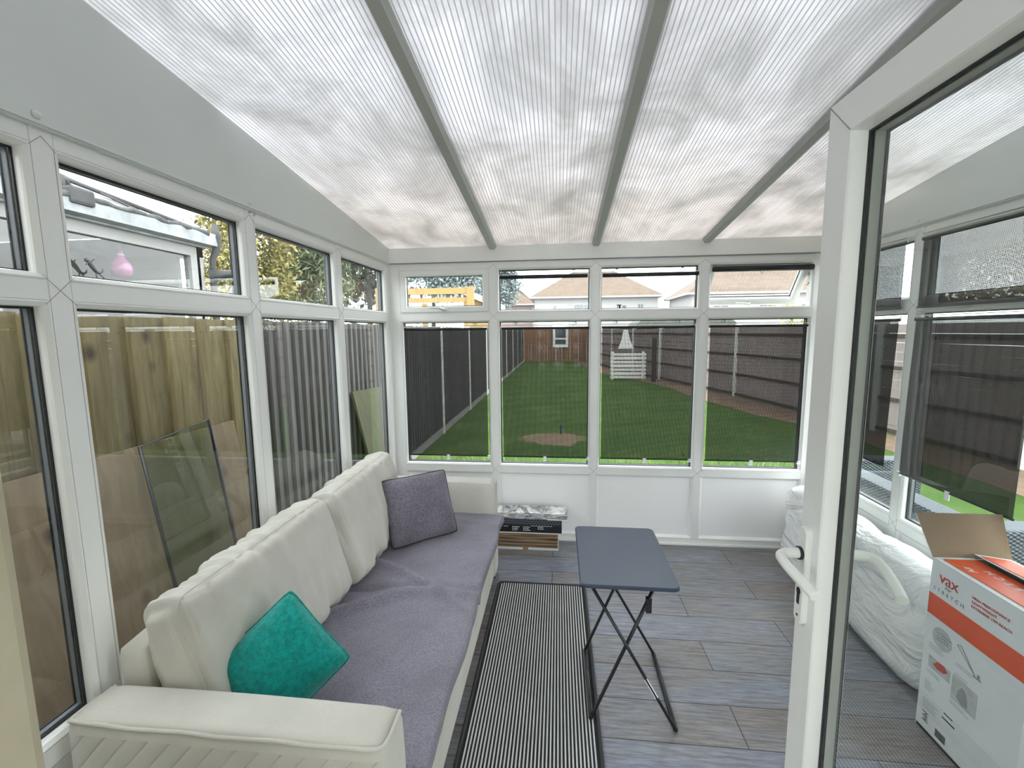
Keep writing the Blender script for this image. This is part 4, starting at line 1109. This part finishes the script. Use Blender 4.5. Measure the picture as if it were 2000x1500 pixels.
bm = B(); prism(bm, [(-2.1, 2.92), (-.85, 2.40), (-.85, 2.62), (-2.1, 3.14)], 15.0, 17.7, 1); link('roof', bm, M['house_white'], cb)

# houses
def hip_house(label, x0, x1, y0, y1, ze, zr, hip, wallm, wins, chim=None, group='houses behind the garden'):
    r = thing('house', label, 'house', ((x0+x1)/2, y0, GZ), 0, group)
    bm = B(); box(bm, x0, x1, y0, y1, GZ, ze); link('walls', bm, wallm, r)
    bm = B(); ov = .5; a = [bm.verts.new(p) for p in ((x0-ov, y0-ov, ze), (x1+ov, y0-ov, ze), (x1+ov, y1+ov, ze), (x0-ov, y1+ov, ze))]
    ym = (y0+y1)/2; rg = [bm.verts.new((x0+hip, ym, zr)), bm.verts.new((x1-hip, ym, zr))]
    lo = [bm.verts.new(v.co+Vector((0, 0, -.18))) for v in a]
    fs = [bm.faces.new((a[0], a[1], rg[1], rg[0])), bm.faces.new((a[1], a[2], rg[1])), bm.faces.new((a[2], a[3], rg[0], rg[1])), bm.faces.new((a[3], a[0], rg[0]))]
    uv = bm.loops.layers.uv.new('UVMap')
    for f in fs:
        for l in f.loops: l[uv].uv = (l.vert.co.x+l.vert.co.y*.0, l.vert.co.z*1.35) if abs(f.calc_center_median().x-(x0+x1)/2) < (x1-x0)*.3 else (l.vert.co.y, l.vert.co.z*1.35)
    side = [bm.faces.new((a[i], lo[i], lo[(i+1) % 4], a[(i+1) % 4])) for i in range(4)]+[bm.faces.new(lo)]
    for f in side: f.material_index = 1
    link('roof', bm, [M['tiles'], M['house_white']], r)
    for (wx, wz, ww, wh) in wins:
        P = Plane((0, y0, 0), (1, 0, 0), (0, -1, 0)); bm = B(); P.ring(bm, wx, wx+ww, wz, wz+wh, [(0, 0), (0, .05), (.09, .05), (.09, -.02)])
        f = link('window', bm, M['house_white'], r)
        bm = B(); box(bm, wx+.05, wx+ww-.05, y0-.012, y0+.02, wz+.05, wz+wh-.05); box(bm, wx+ww/2-.03, wx+ww/2+.03, y0-.04, y0, wz, wz+wh, mi=1)
        p = link('pane', bm, [M['dark_pane'], M['house_white']]); p.parent = f
    if chim:
        bm = B(); cx, cy = chim; box(bm, cx-.35, cx+.35, cy-.35, cy+.35, ze, zr+.9); link('chimney', bm, M['house_pink'], r)
    return r
hip_house('white rendered pair of houses with a tan hipped roof behind the far fence', -1.4, 12.0, 50, 58, 5.35, 8.5, 4.3, M['house_white'],
          [(.6, 3.4, .5, 1.1), (2.9, 3.3, 2.3, 1.25), (7.6, 3.5, 1.1, .9), (4.9+3.2-.6, 3.5, .0+.6, .9), (10.0-.2, 3.6, .7, .9), (.6, .8, 1.8, 1.2), (3.4, .8, 1.8, 1.2), (8, .8, 1.8, 1.2)])
hip_house('pink rendered house with a tiled roof left of the white houses', -10.5, -2.2, 59.2, 67, 5.2, 8.9, 4.6, M['house_pink'], [(-5.9, 3.2, 1.3, 1.3), (-8.8, 3.2, 1.3, 1.3)])
hip_house('white house with a shallow tiled roof seen through the open window', 13.2, 27, 42, 50, 4.9, 9.0, 5.5, M['house_white'], [(15, 2.6, 1.5, 1.2), (19, 2.6, 1.5, 1.2), (22.5, 2.6, 1.5, 1.2)])
bm = B(); prism(bm, [(8, GZ), (18, GZ), (18, 5.2), (14, 6.2), (10, 5.4)], 78, 80, 1)
tag(link('distant_bank', bm, M['hill']), 'yellow autumn bank far off between two houses', 'hill')

# trees: crowns of many small leaves
def tree(name, label, cx, cy, cz, rx, ry, rz, n, sz, m, seed, trunk=True, group='trees beyond the garden', conic=False):
    rnd = random.Random(seed)
    r = thing(name, label, 'tree', (cx, cy, GZ), 0, group)
    bm = B(); clumps = []
    for k in range(26):
        a = rnd.uniform(0, 2*math.pi); b_ = rnd.uniform(-.9, 1); rr = rnd.uniform(.45, .95)
        s_ = math.sqrt(max(0, 1-b_*b_*.8))*((1-b_)*.5+.1 if conic else 1)
        clumps.append((cx+rx*rr*s_*math.cos(a), cy+ry*rr*s_*math.sin(a), cz+rz*b_*rr))
    for k in range(n):
        c = clumps[k % len(clumps)]
        p = Vector((c[0]+rnd.gauss(0, rx*.17), c[1]+rnd.gauss(0, ry*.17), c[2]+rnd.gauss(0, rz*.15)))
        ax = Vector((rnd.gauss(0, 1), rnd.gauss(0, 1), rnd.gauss(0, .7))).normalized(); bx = ax.orthogonal().normalized()
        bx = (bx*math.cos(k)+ax.cross(bx)*math.sin(k)); s_ = sz*rnd.uniform(.5, 1.2)
        if conic: q = [p-bx*s_*2.2, p+ax*s_*.35, p+bx*s_*2.2, p-ax*s_*.35]
        else: q = [p-bx*s_, p+ax*s_*.6, p+bx*s_, p-ax*s_*.6]
        bm.faces.new([bm.verts.new(v) for v in q])
    me = bpy.data.meshes.new('foliage'); bm.to_mesh(me); bm.free(); me.materials.append(m)
    o = bpy.data.objects.new('foliage', me); COL.objects.link(o); o.parent = r; o.matrix_parent_inverse = PINV[r.name]
    if trunk:
        bm = B(); zt = cz+rz*.4
        tube(bm, [(cx, cy, GZ-.1), (cx+.05*rx, cy, (GZ+cz)/2), (cx-.04*rx, cy, zt)], [rx*.05, rx*.035, rx*.012], 8)
        for k in range(7):
            a = k*2.1; z0 = cz-rz*.5+rz*.12*k
            tube(bm, [(cx, cy, z0), (cx+rx*.4*math.cos(a), cy+ry*.4*math.sin(a), z0+rz*.2), (cx+rx*.75*math.cos(a), cy+ry*.75*math.sin(a), z0+rz*.3)], [rx*.018, rx*.012, rx*.004], 6)
        link('trunk', bm, M['bark'], r, True)
    return r
tree('tree', 'yellow green autumn tree right behind the neighbouring conservatory', -6.45, 10.4, 3.3, 1.1, 1.2, 3.2, 14000, .062, M['leaf_yellow'], 1)
tree('conifer', 'drooping green conifer seen through the upper left windows', -7.0, 14.4, 3.9, 1.8, 1.5, 3.4, 19000, .090, M['leaf_green'], 2, conic=True)
tree('conifer', 'dark conifer over the third upper left window', -7.6, 20.0, 6.3, 3.4, 2.0, 3.2, 19000, .17, M['leaf_dark'], 3)
tree('tree', 'misty blue green tree behind the yellow pergola', -8.0, 32, 6.8, 4.0, 2.5, 3.6, 15000, .15, M['leaf_blue'], 4)
tree('tree', 'misty blue green tree between the cabin and the pink house', -4.3, 38, 5.6, 2.0, 2, 2.8, 8000, .14, M['leaf_blue'], 5)
tree('bush', 'lime green bush seen past the open window at the right', 11.0, 17.5, 1.0, 2.1, 2.0, 1.6, 5000, .06, M['leaf_lime'], 6, trunk=False)
tree('bush', 'yellow shrub growing beyond the fence beside the pergola post', -3.2, 10.6, 1.1, .6, .6, 1.3, 3500, .04, M['leaf_yellow'], 8, trunk=False)
# tufts of long grass just outside the glass (uncountable)
bm = B(); rnd = random.Random(5)
def blade(x, y, h, mi=0):
    a = rnd.uniform(0, 6.28); dx, dy = math.cos(a)*.006, math.sin(a)*.006; lx, ly = rnd.gauss(0, .35)*h, rnd.gauss(0, .35)*h
    v = [bm.verts.new(p) for p in ((x-dx, y-dy, GZ), (x+dx, y+dy, GZ), (x+dx*.6+lx*.5, y+dy*.6+ly*.5, GZ+h*.7), (x-dx*.6+lx*.5, y-dy*.6+ly*.5, GZ+h*.7), (x+lx, y+ly, GZ+h))]
    bm.faces.new((v[0], v[1], v[2], v[3])); bm.faces.new((v[3], v[2], v[4]))
def grass(lb):
    global bm
    me = bpy.data.meshes.new('long_grass'); bm.to_mesh(me); bm.free(); me.materials.append(M['blade'])
    o = bpy.data.objects.new('long_grass', me); COL.objects.link(o); tag(o, lb, 'grass', kind='stuff')
for k in range(14000): blade(rnd.uniform(-.4, 4.6), L+.12+abs(rnd.gauss(0, .9)), rnd.uniform(.05, .14))
grass('bright green long grass growing just outside the back windows')
bm = B()
for k in range(13000): blade(W+.12+abs(rnd.gauss(0, 1.2)), rnd.uniform(1.0, 3.2), rnd.uniform(.06, .20))
grass('bright green long grass growing just outside the right windows')

# rattan garden sofa outside the right wall
rs = thing('rattan_sofa', 'blue grey woven rattan garden sofa outside the right windows', 'garden sofa', (3.75, 2.9, GZ))
bm = B(); box(bm, 3.30, 3.44, 2.35, 3.75, GZ+.02, .60, bevel=.02); link('backrest', bm, M['rattan'], rs)
bm = B(); box(bm, 3.44, 4.05, 2.35, 2.50, GZ+.02, .585, bevel=.02); link('armrest', bm, M['rattan'], rs)
bm = B(); box(bm, 3.44, 4.05, 3.60, 3.75, GZ+.02, .585, bevel=.02); link('armrest', bm, M['rattan'], rs)
bm = B(); box(bm, 3.44, 4.03, 2.505, 3.595, GZ+.02, .28, bevel=.02); link('seat', bm, M['rattan'], rs)

# ================================================================ NEIGHBOURING CONSERVATORY
nc = thing('neighbouring_conservatory', 'white conservatory with a mossy gutter over the left fence', 'conservatory', (-3.2, 2, GZ))
NX, NY1 = -2.0, 3.86
PN = Plane((NX, 0, 0), (0, 1, 0), (1, 0, 0))
bm = B()
ed = [-1.6, -.3, .95, 2.25, NY1-.10]
box(bm, NX-.07, NX, -1.7, NY1, 2.30, 2.40); box(bm, NX-.07, NX, -1.7, NY1, GZ, .7)
for y in ed: box(bm, NX-.07, NX, y-.04, y+.06, .7, 2.30)
box(bm, -4.6, NX, NY1-.07, NY1, 2.30, 2.40); box(bm, -4.6, NX, NY1-.07, NY1, GZ, .7)
for x in (-4.55, -3.7, -2.9, -2.06): box(bm, x-.04, x+.06, NY1-.07, NY1, .7, 2.30)
link('window_frames', bm, M['house_white'], nc)
for a, b_ in zip(ed, ed[1:]):
    bm = B(); PN.box(bm, a+.06, b_-.04, .7, 2.3, -.04, -.034); link('pane', bm, M['glass'], nc)
bm = B(); box(bm, -4.5, NX-.08, NY1-.04, NY1-.034, .7, 2.3); link('pane', bm, M['glass'], nc)
bm = B(); box(bm, NX, NX+.035, -1.7, NY1+.03, 2.385, 2.50); box(bm, -4.6, NX, NY1, NY1+.035, 2.385, 2.50); link('fascia', bm, M['fascia_dirty'], nc)
bm = B()   # half round gutter
gp = [(NX+.035, 2.40), (NX+.105, 2.41), (NX+.115, 2.51), (NX+.105, 2.515), (NX+.095, 2.42), (NX+.045, 2.415), (NX+.045, 2.515), (NX+.035, 2.515)]
prism(bm, gp, -1.7, NY1+.06, 1); link('gutter', bm, M['fascia_dirty'], nc)
bm = B(); pts = [(NX+.095+.006*math.sin(k*3.1), -1.7+k*.06, 2.512+.006*math.sin(k*1.9)+.004*math.sin(k*5.3)) for k in range(int((NY1+1.7)/.06)+1)]
tube(bm, pts, [.019+.010*abs(math.sin(k*2.3)) for k in range(len(pts))], 7); link('moss', bm, M['gutter'], nc)
bm = B(); tube(bm, [(NX+.09, NY1+.06, 2.62), (NX+.09, NY1+.07, 2.50), (NX+.06, NY1+.09, 2.38), (NX+.04, NY1+.06, 2.28), (NX+.04, NY1+.05, 2.0), (NX+.04, NY1+.05, .1)], [.02, .045, .035, .025, .03, .03], 10); 
tube(bm, [(NX+.04, NY1+.03, 2.13), (NX+.16, NY1+.20, 2.19), (NX+.20, NY1+.36, 2.24)], [.055, .03, .008], 8); link('downpipe', bm, M['lead'], nc)
bm = B(); box(bm, NX+.03, NX+.13, 2.66, 2.82, 2.46, 2.57, bevel=.02); tube(bm, [(NX+.03, 2.70, 2.55), (NX+.0, 2.72, 2.64), (NX-.02, 2.78, 2.60)], .022, 8); link('gutter_joint', bm, M['lead'], nc)
# hipped polycarbonate roof
bm = B()
e1, e2, e3, e4 = (NX+.02, -1.7, 2.51), (NX+.02, NY1+.02, 2.51), (-4.7, NY1+.02, 2.51), (-4.7, -1.7, 2.51)
ra, rb = (-3.35, -1.7, 3.15), (-3.35, 2.55, 3.15)
V = [bm.verts.new(p) for p in (e1, e2, e3, e4, ra, rb)]
for f in ((0, 1, 5, 4), (1, 2, 5), (2, 3, 4, 5)): bm.faces.new([V[i] for i in f])
r_ = bmesh.ops.solidify(bm, geom=bm.faces[:], thickness=.02); link('roof', bm, M['house_white'], nc)
bm = B(); tube(bm, [Vector(e2)+Vector((0, 0, .02)), Vector(rb)+Vector((0, 0, .03))], .018, 6)
for k in range(5): yy = -1.2+k*1.15; tube(bm, [(NX+.03, yy, 2.525), (-3.35, yy, 3.17)], .010, 6)
link('glazing_bars', bm, M['lead'], nc)
bm = B(); box(bm, -4.68, -4.60, -1.7, NY1-.08, GZ, 2.49); box(bm, -4.6, NX-.08, -1.75, -1.7, GZ, 2.49); box(bm, -4.5, -2.16, NY1-.12, NY1-.08, .7, 2.3); link('inner_wall', bm, M['beige'], nc)
bm = B(); box(bm, NX-.12, NX-.10, -.2, 2.15, 1.2, 2.05); 
for k in range(40): tube(bm, [(NX-.095, -.2+k*.058, 2.06), (NX-.095, -.2+k*.058, 2.26)], .012, 5)
link('blue_blind', bm, M['blue_blind'], nc)
bm = B(); lathe(bm, [(.004, .13), (.022, .12), (.022, .085), (.03, .06), (.062, .02), (.072, -.02), (.066, -.06), (.04, -.085), (.004, -.09)], 20, 0, Matrix.Translation((NX-.16, 3.22, 2.14)))
pb = thing('pink_glass_bulb', 'pink glass bulb hanging in the neighbouring conservatory window', 'ornament', (NX-.16, 3.22, 2.02)); link('bulb', bm, M['pink'], pb, True)
bm = B(); tube(bm, [(NX-.16, 3.22, 2.22), (NX-.16, 3.22, 2.34)], .008, 6); lathe(bm, [(.024, 2.21), (.024, 2.235), (.01, 2.245)], 12, 0, Matrix.Translation((NX-.16, 3.22, 0))); link('cap', bm, M['house_white'], pb)
bm = B(); c = Vector((NX+.03, 2.84, 2.075))
tube(bm, catmull([c+Vector((0, -.055, .045)), c+Vector((0, -.035, .035)), c+Vector((0, -.01, .0)), c+Vector((0, .02, -.035)), c+Vector((0, .05, -.03)), c+Vector((0, .06, -.005))], 4), [.006, .012, .013, .012, .012, .013, .014, .014, .014, .013, .012, .011, .010, .009, .008, .007, .006, .005, .004, .003, .003][:21], 8)
for dy, dz, ey, ez in ((-.03, .03, -.06, .01), (-.025, .025, .0, .055), (.01, -.03, .005, -.09), (.02, -.035, .055, -.07)): tube(bm, [c+Vector((0, dy, dz)), c+Vector((.01, ey, ez))], .004, 6)
lz = thing('lizard_ornament', 'small bronze lizard ornament on the neighbouring conservatory', 'ornament', (NX+.03, 2.92, 1.97)); link('body', bm, M['lead'], lz)
print('objects', len(bpy.data.objects))
